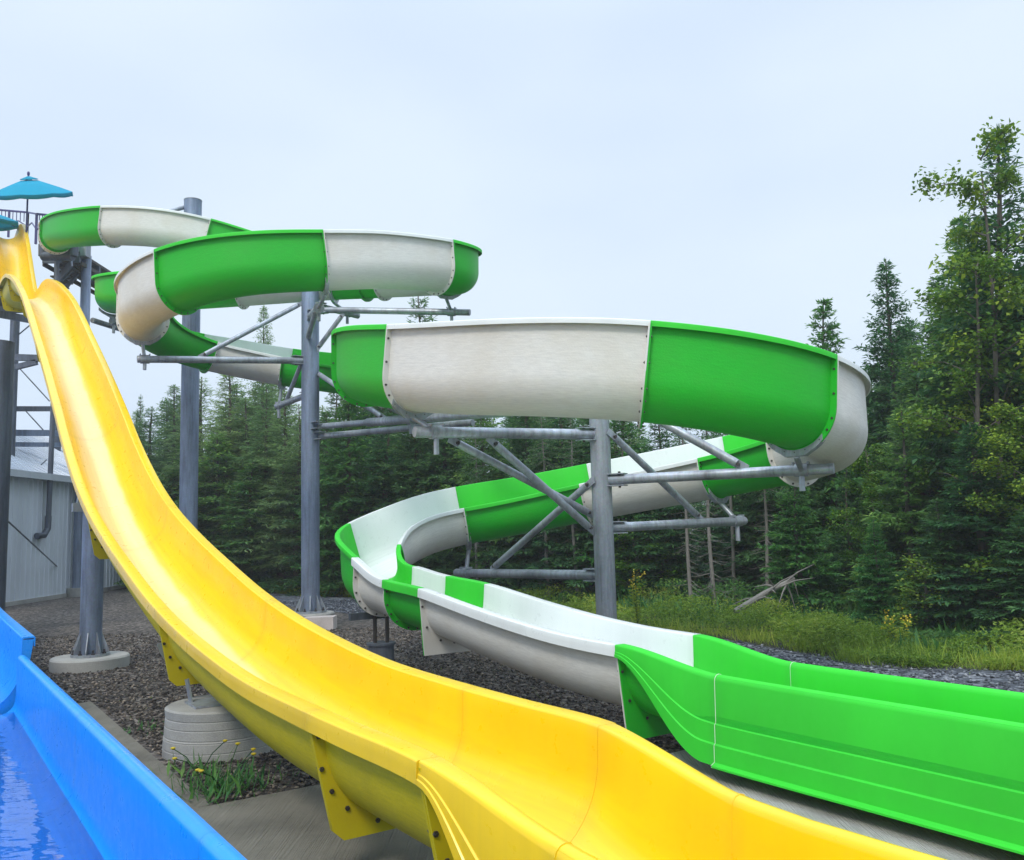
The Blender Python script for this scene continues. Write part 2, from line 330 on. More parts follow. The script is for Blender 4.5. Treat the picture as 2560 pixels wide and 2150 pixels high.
def sweep(name, path, s0, s1, profile, mats, parent, ds=.14):
    """profile(s) -> closed loop [(a, b, mat)]; returns one closed mesh object"""
    n = max(2, int((s1-s0)/ds)+1); ss = np.linspace(s0, s1, n); ss = np.sort(np.r_[ss, s0+.04, s0+.09, s1-.09, s1-.04]); n = len(ss); co = []; uv = []; K = None
    for x in ss:
        p, T, Rr, U = path.at(x); pr = profile(x); K = len(pr)
        for (a, b, u) in pr: co.append(p+Rr*a+U*b); uv.append((x, a if not u else (a+b if a > 0 else a-b)))
    fs = []; mi = []; pr = profile(s0)
    for i in range(n-1):
        for j in range(K):
            j2 = (j+1) % K
            fs.append((i*K+j, i*K+j2, (i+1)*K+j2, (i+1)*K+j)); mi.append(1 if (pr[j][2] and pr[j2][2]) else 0)
    fs += [tuple(range(K))[::-1], tuple((n-1)*K+j for j in range(K))]; mi += [0, 0]
    me = bpy.data.meshes.new(name); me.from_pydata([tuple(c) for c in co], [], fs)
    for m in mats: me.materials.append(m)
    ea = me.attributes.new('edge', 'FLOAT', 'POINT'); ea.data.foreach_set('value', np.repeat(np.minimum(ss-s0, s1-ss), K).astype(np.float32))
    me.polygons.foreach_set('material_index', mi); me.polygons.foreach_set('use_smooth', [True]*len(fs))
    ul = me.uv_layers.new(name='UVMap'); vi = np.empty(len(me.loops), np.int32); me.loops.foreach_get('vertex_index', vi)
    ul.data.foreach_set('uv', np.array(uv, np.float32)[vi].ravel())
    me.set_sharp_from_angle(angle=math.radians(40)); me.update()
    return link(name, me, parent)
def u_line(w, hL, hR, th, inset=.03, n=22, rb=None):
    """outside line of the U from right rim down and up to the left rim, with outward normals"""
    rb = w if rb is None else rb; o = w+th; out = []
    for b in np.linspace(hR-inset, rb, 5)[:-1]: out.append(((o, b), (1, 0)))
    for i in range(n+1):
        q = -math.pi*i/n; out.append(((o*math.cos(q), rb+(rb+th)*math.sin(q)), (math.cos(q), math.sin(q))))
    for b in np.linspace(rb, hL-inset, 5)[1:]: out.append(((-o, b), (-1, 0)))
    return out
def ring(name, path, x, thick, line, outer, mat, parent):
    """flange plate standing off the hull: line = inner points, outer = outer points (same count)"""
    p, T, Rr, U = path.at(x); b = MB(); n = len(line); vs = []
    for k in (-.5, .5):
        for (i, _), o in zip(line, outer):
            vs.append(p+Rr*i[0]*.998+U*i[1]+T*k*thick); vs.append(p+Rr*o[0]+U*o[1]+T*k*thick)
    fs = []; m = 2*n
    for j in range(n-1):
        a = 2*j
        fs += [(a, a+1, a+3, a+2), (m+a, m+a+2, m+a+3, m+a+1), (a+1, m+a+1, m+a+3, a+3), (a, a+2, m+a+2, m+a)]
    fs += [(0, m, m+1, 1), (m-2, m-1, 2*m-1, 2*m-2)]
    b.add(vs, fs); return b.build(name, mat, parent, 40)
def bolts(name, path, x, half, pts, mat, parent, r=.013):
    b = MB(); p, T, Rr, U = path.at(x)
    for (a, c) in pts:
        q = p+Rr*a+U*c
        for s_ in (-1, 1): b.tube([q+T*s_*.0185, q+T*s_*.03], r*1.7, 6); b.tube([q+T*s_*.02, q+T*s_*.036], r*.8, 6)
    o = b.build(name, mat, parent, 35); o['kind'] = 'stuff'; return o
def trapezoid(line, wt, wb, zb, ztR, ztL):
    """outer contour of a squared joint plate, matched point by point to the U line"""
    out = []
    n = len(line)
    for k, ((a, b), nn) in enumerate(line):
        if abs(nn[1]) < 1e-6:
            zt = ztR if a > 0 else ztL; f = (zt-b)/(zt-zb); out.append((math.copysign(wt+(wb-wt)*f, a), b))
        else:
            q = math.atan2(nn[1], nn[0]); d = (math.cos(q), math.sin(q)); c0 = (0, line[len(line)//2][0][1]+.47)
            best = None
            # bottom edge
            t1 = (zb-c0[1])/d[1] if d[1] < -1e-6 else 1e9
            # slanted side x = +-(wb+(wt-wb)*(z-zb)/(zt-zb))
            zt = ztR; g = (wt-wb)/(zt-zb); sx = 1 if d[0] >= 0 else -1
            den = d[0]*sx-g*d[1]; t2 = (wb+g*(c0[1]-zb))/den if den > 1e-6 else 1e9
            t = min(t1, t2); out.append((c0[0]+d[0]*t, c0[1]+d[1]*t))
    return out
def joint(path, x, hL, hR, w, th, cols, parents, plate=None, rb=None, bolt_n=10):
    """a bolted joint: one flange on the end of each of the two sections"""
    line = u_line(w, hL, hR, th, rb=rb)
    if plate: outer = trapezoid(line, plate[0], plate[1], plate[2], hR, hL)
    else: outer = [(i[0]+nn[0]*.075, i[1]+nn[1]*.075) for i, nn in line]
    for s_, m, pa in ((-1, cols[0], parents[0]), (1, cols[1], parents[1])):
        if pa is not None: ring('end_flange', path, x+s_*.0105, .017, line, outer, m, pa)
    idx = np.linspace(1, len(line)-2, bolt_n).round().astype(int)
    pts = [(line[i][0][0]+line[i][1][0]*.045, line[i][0][1]+line[i][1][1]*.045) for i in idx]
    bolts('bolts', path, x, .045, pts, M_bolt, parents[1] or parents[0], .009)

def catmull(C, n=24):
    C = np.array(C, float); out = []; idx = []
    P = np.vstack([2*C[0]-C[1], C, 2*C[-1]-C[-2]])
    for i in range(1, len(P)-2):
        p0, p1, p2, p3 = P[i-1], P[i], P[i+1], P[i+2]
        d = lambda a, b: max(np.linalg.norm(b[:3]-a[:3]), 1e-4)**.5
        t0 = 0; t1 = t0+d(p0, p1); t2 = t1+d(p1, p2); t3 = t2+d(p2, p3)
        for t in np.linspace(t1, t2, n, endpoint=False):
            a1 = (t1-t)/(t1-t0)*p0+(t-t0)/(t1-t0)*p1; a2 = (t2-t)/(t2-t1)*p1+(t-t1)/(t2-t1)*p2; a3 = (t3-t)/(t3-t2)*p2+(t-t2)/(t3-t2)*p3
            b1 = (t2-t)/(t2-t0)*a1+(t-t0)/(t2-t0)*a2; b2 = (t3-t)/(t3-t1)*a2+(t-t1)/(t3-t1)*a3
            out.append((t2-t)/(t2-t1)*b1+(t-t1)/(t2-t1)*b2); idx.append(i-1+(t-t1)/(t2-t1))
    out.append(C[-1]); idx.append(len(C)-1)
    return np.array(out), np.array(idx)
def smooth_rs(D, idx, ds=.1, win=9):
    S = np.r_[0, np.cumsum(np.linalg.norm(np.diff(D[:, :3], axis=0), axis=1))]
    x = np.arange(0, S[-1], ds); A = np.stack([np.interp(x, S, D[:, i]) for i in range(D.shape[1])], 1); I = np.interp(x, S, idx)
    k = np.hanning(win+2)[1:-1]; k /= k.sum()
    pad = np.vstack([2*A[0]-A[win//2:0:-1], A, 2*A[-1]-A[-2:-win//2-1:-1]])
    B = np.stack([np.convolve(pad[:, i], k, 'valid')[:len(A)] for i in range(A.shape[1])], 1)
    return B, I
# ---- green and white slide: (px, py of the hull's underside, metres ahead, left wall, right wall, bank deg, colour from here)
G, W = 'g', 'w'
GC = [
 (150, 640, 31.5, .8, .8, 0, G), (137, 630, 29.3, .8, .85, 0, W), (141, 624, 27.9, .7, .9, 0, G), (172, 617, 26.0, .65, .95, 0, None), (230, 613, 24.8, .65, .97, 0, None), (275, 611, 24.4, .65, .97, 0, W),
 (370, 614, 24.1, .65, .96, 0, None), (440, 624, 24.0, .65, .96, 0, None), (510, 639, 24.1, .65, .95, 0, G), (580, 660, 24.4, .65, .95, 0, None), (640, 676, 24.8, .65, .93, 0, None),
 (760, 694, 25.6, .7, .8, 0, W), (880, 701, 26.2, .8, .7, 0, None), (980, 704, 25.8, .8, .65, 0, G), (1030, 708, 24.6, .85, .65, 0, None), (990, 714, 23.4, .85, .65, 0, W), (880, 722, 22.9, .8, .7, 0, None),
 (720, 733, 22.8, .7, .75, 0, G), (560, 746, 22.9, .65, .8, 0, W), (420, 762, 23.0, .65, .85, 0, G), (330, 774, 22.7, .65, .88, 0, None), (287, 782, 22.0, .65, .88, 0, None), (292, 783, 21.2, .65, .88, 0, None),
 (345, 780, 20.6, .65, .88, 0, None), (440, 774, 20.2, .7, .8, 0, None), (605, 763, 19.9, .75, .75, 0, W), (720, 755, 19.8, .75, .75, 0, None), (835, 747, 19.8, .78, .75, 0, G), (915, 744, 19.7, .8, .7, 0, G), (955, 742, 19.5, .85, .65, 0, W),
 (1050, 738, 19.1, .88, .65, 0, None), (1118, 736, 18.4, .88, .65, 0, G), (1143, 735, 17.7, .88, .65, 0, None), (1136, 733, 17.0, .88, .65, 0, None), (1100, 727, 16.6, .89, .65, 0, W),
 (1040, 722, 16.3, .90, .65, 0, None), (940, 719, 15.9, .93, .65, 0, None), (812, 724, 15.5, .95, .65, 0, G), (690, 729, 15.25, .96, .65, 0, None), (600, 738, 15.15, .97, .65, 0, None), (520, 754, 15.25, 1.0, .65, 0, None),
 (450, 775, 15.5, 1.02, .65, 0, W), (392, 800, 16.0, 1.02, .65, 0, None), (356, 826, 16.8, 1.0, .65, 0, None), (356, 850, 17.8, 1.0, .65, 0, G), (392, 882, 18.9, .97, .63, 0, None), (450, 906, 19.8, .97, .6, 0, None),
 (512, 924, 20.4, .97, .6, 0, W), (600, 943, 20.7, 1.0, .6, 0, None), (705, 963, 20.9, 1.0, .6, 0, G), (800, 977, 20.8, 1.0, .6, 0, None), (900, 990, 20.2, .95, .6, 0, W), (965, 1000, 19.0, .85, .62, 0, G), (985, 1005, 17.5, .8, .7, 0, None),
 (965, 1006, 16.0, .7, .8, 0, W), (925, 1003, 14.5, .65, .95, 0, None), (915, 1003, 13.2, .65, 1.03, 0, G), (945, 1013, 12.0, .65, 1.05, 0, None),
 (1036, 1027, 11.1, .65, 1.04, 0, W), (1150, 1034, 10.5, .65, 1.03, 0, None), (1300, 1037, 10.1, .65, 1.03, 0, None), (1450, 1042, 9.85, .65, 1.03, 0, None), (1602, 1052, 9.75, .65, 1.03, 0, G), (1730, 1067, 9.7, .65, 1.03, 0, None),
 (1850, 1087, 9.75, .65, 1.03, 0, None), (1935, 1105, 9.88, .65, 1.03, 0, None), (1993, 1120, 10.08, .65, 1.03, 0, W), (2055, 1142, 10.55, .65, 1.03, 0, None), (2084, 1162, 11.2, .65, 1.03, 0, None), (2068, 1184, 12.0, .63, 1.03, 0, None), (2000, 1203, 12.7, .62, 1.02, 0, G),
 (1890, 1225, 13.4, .6, 1.0, 0, None), (1800, 1242, 13.85, .6, 1.0, 0, W), (1640, 1271, 14.5, .6, 1.0, 0, None), (1480, 1300, 14.95, .6, 1.0, 0, G), (1300, 1335, 15.15, .6, 1.0, 0, None)]
ctrl = [list(atY(a, b, Y))+[hl, hr, math.radians(bk)] for a, b, Y, hl, hr, bk, c in GC]; marks = [(i, c[6]) for i, c in enumerate(GC) if c[6]]
def gp(x, y, z, hl, hr, col=None):
    ctrl.append([x, y, z, hl, hr, 0.])
    if col: marks.append((len(ctrl)-1, col))
gp(-.80, 15.06, 1.77, .6, 1.0, W); TURN0 = len(ctrl)
for an, z_, hl_, hr_, c_ in ((97, 1.64, .6, 1.0, None), (120, 1.44, .6, 1.0, None), (148, 1.24, .6, .98, G), (170, 1.10, .6, .97, None), (192, .98, .6, .95, None), (212, .88, .62, .88, None)):
    q_ = math.radians(an); gp(-1.29+math.cos(q_), 13.97+math.sin(q_), z_, hl_, hr_, c_)
def gt(t, z, hl, hr, col=None, p=5.80):
    ctrl.append(list(PT(p, t, z))+[hl, hr, 0.])
    if col: marks.append((len(ctrl)-1, col))
gt(11.95, .86, .63, .81, W); gt(11.5, .80, .62, .67, None); gt(10.95, .735, .63, .63, G); gt(9.95, .64, .66, .66, W); gt(9.2, .53, .67, .67); gt(8.5, .44, .67, .67); gt(7.6, .345, .67, .67); gt(6.9, .295, .67, .67); gt(6.17, .275, .67, .67, 'run'); gt(5.6, .26, .67, .67); gt(5.04, .24, .57, .57, 'run'); gt(3.5, .24, .57, .57); gt(0, .24, .57, .57, 'run'); gt(-3, .24, .57, .57)
D, I = catmull(ctrl); D, I = smooth_rs(D, I, .1, 11)
GPth = Path(D[:, :3], hL=D[:, 3], hR=D[:, 4], bank=D[:, 5], idx=I)
green = empty('spiral_slide', PT(5.8, 6, 0), 'long green and white spiral water slide winding round grey posts', 'water slide')
GW, GTH = .43, .012
def sofi(i): return float(np.interp(i, I, GPth.S))
def mats_of(c): return [M_green, M_greenL] if c in (G, 'run') else [M_white, M_whiteL]
def gprof(x):
    return full_profile(GPth.val('hL', x), GPth.val('hR', x), w=GW, th=GTH, fl=.085, fa=.06)
def gprof_s(x):     # straight run: deeper fascia
    return full_profile(GPth.val('hL', x), GPth.val('hR', x), w=GW, th=GTH, fl=.12, fa=.105)
def smst(x): x = min(1, max(0, x)); return x*x*(3-2*x)
def run_profile(m, h0, h1, base, w0=.43, w1=.41):
    """m = 0: flanged flume end, m = 1: box run-out trough with a skirt down to the slab"""
    h = h0+(h1-h0)*smst(m); k = smst(min(1, m*1.12))
    return full_profile(h, h, w=w0+(w1-w0)*m, th=.012, fl=.12-.03*m, fa=.105+(h-base-.105)*k, sq=2+2.2*m, rc=.014+.03*m, ro=.012+.036*m,
                        ledge=.005+.009*m, flare=.004*m, foot=.0 if m < .999 else .04, rb=w0-(w0-.3)*m)
secs = []; mk = marks+[(len(ctrl)-1, None)]
for (i0, c), (i1, c1) in zip(mk[:-1], mk[1:]):
    a, b = sofi(i0), sofi(i1)
    if c != 'run':
        pr = gprof_s if i0 >= len(GC)+7 else gprof
        o = sweep('flume_section', GPth, a+.0012, b-.0012, pr, mats_of(c), green); secs.append((a, b, c, o, i0))
    else:
        first = c != 'run' or not secs[-1][2] == 'run'
        m0, m1 = (0., 1.) if first else (1., 1.)
        f = lambda x, a=a, b=b, m0=m0, m1=m1: run_profile(m0+(m1-m0)*(x-a)/(b-a), .67, .57, -.12)
        o = sweep('runout_section', GPth, a+.0012, b-.0012, f, [M_green, M_greenL], green, ds=.05 if first else .4); secs.append((a, b, c, o, i0))
for q, r in zip(secs[:-1], secs[1:]):
    x = q[1]; hl, hr = GPth.val('hL', x), GPth.val('hR', x)
    if r[2] == 'run' and q[2] == 'run':
        continue
    pl = (.54, .42, -.19) if r[4] >= len(GC)+10 else None
    joint(GPth, x, hl, hr, GW, GTH, (mats_of(q[2])[1], mats_of(r[2])[1]), (q[3], r[3]), plate=pl, bolt_n=13 if pl is None else 9)
def seams(path, xs, prof, parent, mat=M_rim):
    """thin bead of sealant where two run-out pieces meet"""
    for x in xs:
        p, T, Rr, U = path.at(x); b = MB(); pr = prof(x); k = [(a, c) for a, c, u in pr if not u]
        # right side skirt and rim, left side skirt and rim (loop order: right inner.. right outer | left outer .. left inner)
        pts = [p+Rr*a*1.003+U*(c+.0015) for a, c in k]
        b.tube(pts[:len(pts)//2], .0032, 5); b.tube(pts[len(pts)//2:], .0032, 5); b.build('seam', mat, parent, 60)
seams(GPth, [sofi(mk[-3][0]), sofi(mk[-2][0])], lambda x: run_profile(1., .67, .57, -.12), green)
# ---- yellow slide, straight in plan: rim heights along it
YPF = [(-3, .82), (0, .82), (1.5, .82), (2.75, .82), (3.62, .96), (4.5, .965), (5.4, .975), (6.3, 1.0), (7.2, 1.08), (8.3, 1.22), (9.4, 1.42), (10.7, 1.73), (11.9, 2.04), (13.2, 2.44), (14.3, 2.88), (15.8, 3.65), (16.6, 4.13), (18., 4.93), (19.3, 5.65), (20.8, 6.45), (22.2, 7.2), (23.6, 7.9), (25., 8.5), (26.5, 9.07), (27.8, 9.48), (28.9, 9.78), (30.2, 9.98), (31.3, 10.03), (32.2, 10.2), (33.2, 10.9), (34.4, 11.9), (35.6, 12.9), (36.8, 13.75), (38., 14.3), (39.2, 14.5), (41.5, 14.55)]
YW, YTHK, YP = .47, .013, 2.55
def yh(t): return .60+.06*smst((t-2.75)/.87)
yc = np.array([list(PT(YP, t, z)) for t, z in YPF][::-1]); DY, IY = catmull(np.c_[yc, np.array([t for t, z in YPF][::-1])]); DY, IY = smooth_rs(DY, IY, .1, 9)
TY = np.gradient(DY[:, :3], axis=0); TY /= np.linalg.norm(TY, axis=1)[:, None]; UY = np.cross(np.cross(TY, V(0, 0, 1)), TY)
UY /= np.linalg.norm(UY, axis=1)[:, None]
DYb = DY[:, :3]-UY*np.array([yh(t) for t in DY[:, 3]])[:, None]            # floor line lies below the rim line
YPth = Path(DYb, t=DY[:, 3])
def s_of_t(t): return float(np.interp(-t, -YPth.attr['t'], YPth.S))
M_yelF = gelcoat('worn_yellow_gelcoat', (.92, .59, .003), (s_of_t(31.8), s_of_t(30.2), (.95, .74, .36), s_of_t(9.5), s_of_t(5.6)))
yellow = empty('speed_slide', PT(YP, 6, 0), 'tall yellow speed slide dropping straight from the tower to the slab', 'water slide')
yprof = lambda x: full_profile(yh(YPth.val('t', x)), yh(YPth.val('t', x)), w=YW, th=YTHK, fl=.13, fa=.105)
YJ = [41.3, 38.2, 34.6, 31.4, 28.6, 24.6, 20.9, 17.0, 13.25, 8.95, 5.08, 3.7]
ysec = []
for a, b in zip(YJ[:-1], YJ[1:]):
    o = sweep('flume_section', YPth, s_of_t(a)+.0012, s_of_t(b)-.0012, yprof, [M_yelF if b > 5 else M_yel, M_yelL], yellow, ds=.12); ysec.append(o)
for k, (a, b) in enumerate(((3.7, 2.75), (2.75, -.4), (-.4, -2.9))):
    m0, m1 = (0., 1.) if k == 0 else (1., 1.)
    A_, B_ = s_of_t(a), s_of_t(b)
    f = lambda x, A_=A_, B_=B_, m0=m0, m1=m1: run_profile(m0+(m1-m0)*(x-A_)/(B_-A_), .66, .60, -.10, YW, .43)
    o = sweep('runout_section', YPth, A_+.0012, B_-.0012, f, [M_yel, M_yelL], yellow, ds=.05 if k == 0 else .4); ysec.append(o)
for k, t in enumerate(YJ[1:]):
    joint(YPth, s_of_t(t), yh(t), yh(t), YW, YTHK, (M_yelL, M_yelL), (ysec[k], ysec[k+1]), plate=(.60, .42, -.11), bolt_n=13)
seams(YPth, [s_of_t(2.75), s_of_t(-.4)], lambda x: run_profile(1., .66, .60, -.10, YW, .43), yellow, M_yelF)
# ---- blue slide
BP = .56
BPF = [(-3, .80, 0), (0, .80, 0), (4, .80, 0), (8, .78, 0), (11.1, .76, 0), (11.25, .95, 1), (14, .97, 1), (16, 1.0, 1), (18, 1.12, 1), (20, 1.5, 1), (22, 2.1, 1), (24, 3.1, 1), (27, 4.9, 1), (30, 6.6, 1), (33, 8.2, 1), (36, 9.6, 1), (39, 10.6, 1)]
bz = lambda t: float(np.interp(t, [q[0] for q in BPF], [q[1] for q in BPF]))
blue = empty('wide_slide', PT(BP, 6, 0), 'wet glossy blue slide run-out in the lower left corner', 'water slide')
Pb = Path(np.array([PT(BP, t, .14) for t in np.arange(11.15, -3, -.1)]))
for a, b in ((0, 4.15), (4.15, 7.35), (7.35, 11), (11, 14.0)):
    sweep('runout_section', Pb, a+.0012, b-.0012, lambda x: run_profile(1., .8, .63+.04*min(1, x/8), -.02, .47, .45), [M_blue, M_blue], blue, ds=.4)
tb = np.arange(39, 11.15, -.15); zb_ = np.array([bz(max(t, 11.26)) for t in tb]); k_ = np.ones(9)/9
zb_ = np.convolve(np.r_[[zb_[0]]*4, zb_, [zb_[-1]]*4], k_, 'valid')
Pb2 = Path(np.array([PT(BP, t, z-.80) for t, z in zip(tb, zb_)]))
L_ = Pb2.S[-1]; ed = [0, L_-22, L_-18, L_-14, L_-10.4, L_-7, L_-3.6, L_]
bsec = [sweep('flume_section', Pb2, a+.0012, b-.0012, lambda x: full_profile(.8, .8, w=.5, th=.013, fl=.13, fa=.105), [M_blue, M_blue], blue, ds=.15) for a, b in zip(ed[:-1], ed[1:])]
for k, x in enumerate(ed[1:-1]): joint(Pb2, x, .8, .8, .5, .013, (M_blue, M_blue), (bsec[k], bsec[k+1]), plate=(.6, .42, -.11), bolt_n=9)
line = u_line(.5, .8, .8, .013); ring('end_flange', Pb2, L_-.012, .02, line, trapezoid(line, .62, .5, -.1, .8, .8), M_blue, bsec[-1])
def watermat():
    m, nd, lk, bs = newmat('thin_water'); nd.remove(bs); o = nd['Material Output']
    fr = nd.new('ShaderNodeFresnel'); fr.inputs[0].default_value = 1.6; gl = nd.new('ShaderNodeBsdfGlossy'); gl.inputs['Roughness'].default_value = .015
    tr = nd.new('ShaderNodeBsdfTransparent'); tr.inputs[0].default_value = (.86, .95, 1, 1); mxs = nd.new('ShaderNodeMixShader')
    n = noise(nd, lk, 1.6, 3, .5, mapping=(1, 2.2, 1)); b = nd.new('ShaderNodeBump'); b.inputs['Strength'].default_value = .14; b.inputs['Distance'].default_value = .05
    lk.new(n.outputs[0], b.inputs['Height'])
    for q in (fr, gl): lk.new(b.outputs[0], q.inputs['Normal'])
    lk.new(fr.outputs[0], mxs.inputs[0]); lk.new(tr.outputs[0], mxs.inputs[1]); lk.new(gl.outputs[0], mxs.inputs[2]); lk.new(mxs.outputs[0], o.inputs[0])
    return m
b = MB(); b.add([PT(BP-.425, -2.8, .215), PT(BP+.425, -2.8, .215), PT(BP+.425, 10.9, .215), PT(BP-.425, 10.9, .215)], [(0, 1, 2, 3)])
tag(b.build('water', watermat(), smooth=0), kind='structure')
# ------------------------------------------------------------------ steel posts with their arms
def post_base(root, X, Y, rad, ztop_ped, ped_r, mark=False):
    b = MB(); b.lathe([(ped_r, -.25), (ped_r, ztop_ped-.025), (ped_r-.02, ztop_ped)], (X, Y, 0), 36); b.build('footing', M_conc, root)
    b = MB(); z = ztop_ped; b.lathe([(rad*1.75, z+.002), (rad*1.75, z+.04)], (X, Y, 0), 28); b.build('base_plate', M_galv, root)
    for k in range(8):
        a = 2*math.pi*k/8+.2; d = V(math.cos(a), math.sin(a), 0); n_ = V(-math.sin(a), math.cos(a), 0)*.007; c = V(X, Y, z+.04)
        b = MB(); q = [c+d*rad*.98, c+d*rad*1.65, c+d*rad*1.65+V(0, 0, .05), c+d*rad*.98+V(0, 0, .34)]
        b.add([v+n_ for v in q]+[v-n_ for v in q], [(0, 1, 2, 3), (7, 6, 5, 4), (0, 4, 5, 1), (1, 5, 6, 2), (2, 6, 7, 3), (3, 7, 4, 0)]); b.build('gusset', M_galv, root, 0)
        a += math.pi/8; d = V(math.cos(a), math.sin(a), 0); b = MB(); b.tube([c+d*rad*1.5-V(0, 0, .03), c+d*rad*1.5+V(0, 0, .07)], .016, 8); b.tube([c+d*rad*1.5, c+d*rad*1.5+V(0, 0, .025)], .032, 6); b.build('anchor_bolt', M_bolt, root)
def arm(root, a, b_, r, m=None, plates=True, name='arm', end_ext=.0):
    a = np.array(a, float); b_ = np.array(b_, float); d = (b_-a)/np.linalg.norm(b_-a); b = MB(); b.tube([a, b_-d*.012, b_], [r, r, r*.93], 16)
    o = b.build(name, m or M_galv, root)
    return o
def flange_at(root, a, b_, r, rp):
    """pair of horizontal lugs where an arm meets the post"""
    a = np.array(a, float); d = np.array(b_, float)-a; d[2] = 0; d /= np.linalg.norm(d); x = np.cross(d, (0, 0, 1))
    for s_ in (-1, 1):
        b = MB(); b.box(a+d*(rp+.09)+V(0, 0, s_*(r+.012)), (.26, .16, .014), [d, x, V(0, 0, 1)]); b.build('lug_plate', M_galv, root, 0)
        b = MB(); b.tube([a+d*(rp+.13)+V(0, 0, s_*(r+.045)), a+d*(rp+.13)+V(0, 0, s_*(r))], .018, 6); b.build('bolt', M_bolt, root)
def brace(root, a, b_, r, ears=True):
    a = np.array(a, float); b_ = np.array(b_, float); d = (b_-a)/np.linalg.norm(b_-a)
    arm(root, a+d*.05, b_-d*.05, r, name='brace')
    for c, s_ in ((a, 1), (b_, -1)):
        b = MB(); x = np.cross(d, (0, 0, 1)); x /= np.linalg.norm(x)
        b.bar(c-d*s_*.10, c+d*s_*.14, .016, r*1.9); b.build('ear_plate', M_galv, root, 0)
        b = MB(); b.tube([c+d*s_*.03-x*.045, c+d*s_*.03+x*.045], .022, 8); b.build('pin', M_bolt, root)
def saddle(root, x, path, top_s, armpt, armdir, r, drop=.28, stub=.03):
    """bracket bolted under a joint: curved plate, stem through the arm and a sleeve clamped round the arm"""
    p, T, Rr, U = path.at(x)
    line = u_line(GW, .8, .8, GTH); n = len(line); i0, i1 = 9, n-10
    lo = [(l[0][0]+l[1][0]*.02, l[0][1]+l[1][1]*.02) for l in line[i0:i1+1]]; ou = []
    for (a, c) in lo: ou.append((a*1.02, min(c-.07, -.10) if abs(a) < .16 else c-.07))
    rings_b = MB(); vs = []; m_ = len(lo)
    for k in (-.032, .032):
        for i_, o_ in zip(lo, ou): vs += [p+Rr*i_[0]+U*i_[1]+T*k, p+Rr*o_[0]+U*o_[1]+T*k]
    fs = []
    for j in range(m_-1):
        a = 2*j; q = 2*m_; fs += [(a, a+1, a+3, a+2), (q+a, q+a+2, q+a+3, q+a+1), (a+1, q+a+1, q+a+3, a+3), (a, a+2, q+a+2, q+a)]
    rings_b.add(vs, fs+[(0, 2*m_, 2*m_+1, 1), (2*m_-2, 2*m_-1, 4*m_-1, 4*m_-2)]); rings_b.build('saddle_plate', M_galv, root)
    armpt = np.array(armpt, float); d = np.array(armdir, float); d /= np.linalg.norm(d)
    b = MB(); b.tube([p-U*.09, armpt+V(0, 0, .0), armpt-V(0, 0, drop)], [.036]*3, 12); b.build('stem', M_galv, root)
    b = MB(); b.tube([armpt-d*.085, armpt+d*.085], r*1.22, 16)
    for k in (-.09, .09): b.box(armpt+d*k+V(0, 0, r*1.25), (.02, .12, .03), [d, np.cross(d, (0, 0, 1)), V(0, 0, 1)])
    b.build('clamp', M_galv, root)
def snap(x):
    j = [q[1] for q in secs]; k = min(j, key=lambda v: abs(v-x)); return k if abs(k-x) < .9 else x
def near_s(pt, lo=None, hi=None):
    d = np.linalg.norm(GPth.P-np.array(pt), axis=1)
    if lo is not None: d[(GPth.attr['idx'] < min(lo, hi)) | (GPth.attr['idx'] > max(lo, hi))] = 1e9
    return float(GPth.S[int(np.argmin(d))])
def gi(px, Y):       # control index nearest to a column / distance
    return min(range(len(GC)), key=lambda i: (GC[i][0]-px)**2/1e4+(GC[i][2]-Y)**2)
def post(name, px, py, Y, rad, ztop, ped, label, mat, pedr):
    X = gx(px, Y, 2.); root = empty(name, (X, Y, 0), label, 'support post', 'steel posts holding up the slides')
    b = MB(); b.tube([(X, Y, ped+.03), (X, Y, ztop)], rad, 28); b.build('pole', mat, root)
    b = MB(); b.lathe([(rad*1.03, ztop), (rad*1.03, ztop+.02)], (X, Y, 0), 28); b.build('cap', M_galv, root)
    post_base(root, X, Y, rad, ped, pedr)
    return root, X, Y
def add_arm(root, X, Y, rp, y0, end, r, sad=None, drop=.28, px0=None):
    """arm from the post at picture height y0 to end=(px, py, Y); sad = saddle at (px, Y range of control index)"""
    z0 = atY(px0 or end[0], y0, Y)[2] if px0 else None
    return None
# right post
RPX, RPY = 1508, 12.3
root, X, Y = post('support_post', RPX, 0, RPY, .142, 4.25, .18, 'grey steel post inside the lowest big loop, carrying four arms', M_galv, .34)
def pz(px, py, Y): return atY(px, py, Y)[2]
def do_arm(root, X, Y, rp, zpost, end, r, sadpx=None, lo=None, hi=None, drop=.3):
    a = V(X, Y, zpost); e = atY(*end); d = e-a; dh = V(d[0], d[1], 0); dh /= np.linalg.norm(dh)
    arm(root, a+dh*rp*.9, e, r); flange_at(root, a, e, r, rp)
    if sadpx is not None:
        k = np.linspace(0, 1, 200); pts = a+k[:, None]*(e-a); pxs = np.array([CX+F*((q-V(0, 0, H))@rt)/((q-V(0, 0, H))@fw) for q in pts])
        q = pts[int(np.argmin(abs(pxs-sadpx)))]
        dd = GPth.P-q; dist = np.hypot(dd[:, 0], dd[:, 1]); dist[(GPth.attr['idx'] < min(lo, hi)) | (GPth.attr['idx'] > max(lo, hi))] = 1e9
        saddle(root, snap(float(GPth.S[int(np.argmin(dist))])), GPth, None, q, e-a, r, drop)
    return a, e
rp = .142
a1 = do_arm(root, X, Y, rp, pz(1488, 1087, Y), (1036, 1080, 10.9), .072, 1090, gi(945, 12)-1, gi(1300, 10), .28)
a2 = do_arm(root, X, Y, rp, pz(1518, 1201, Y), (2085, 1171, 10.75), .068, 2003, gi(1850, 9.7), gi(2082, 11.2), .26)
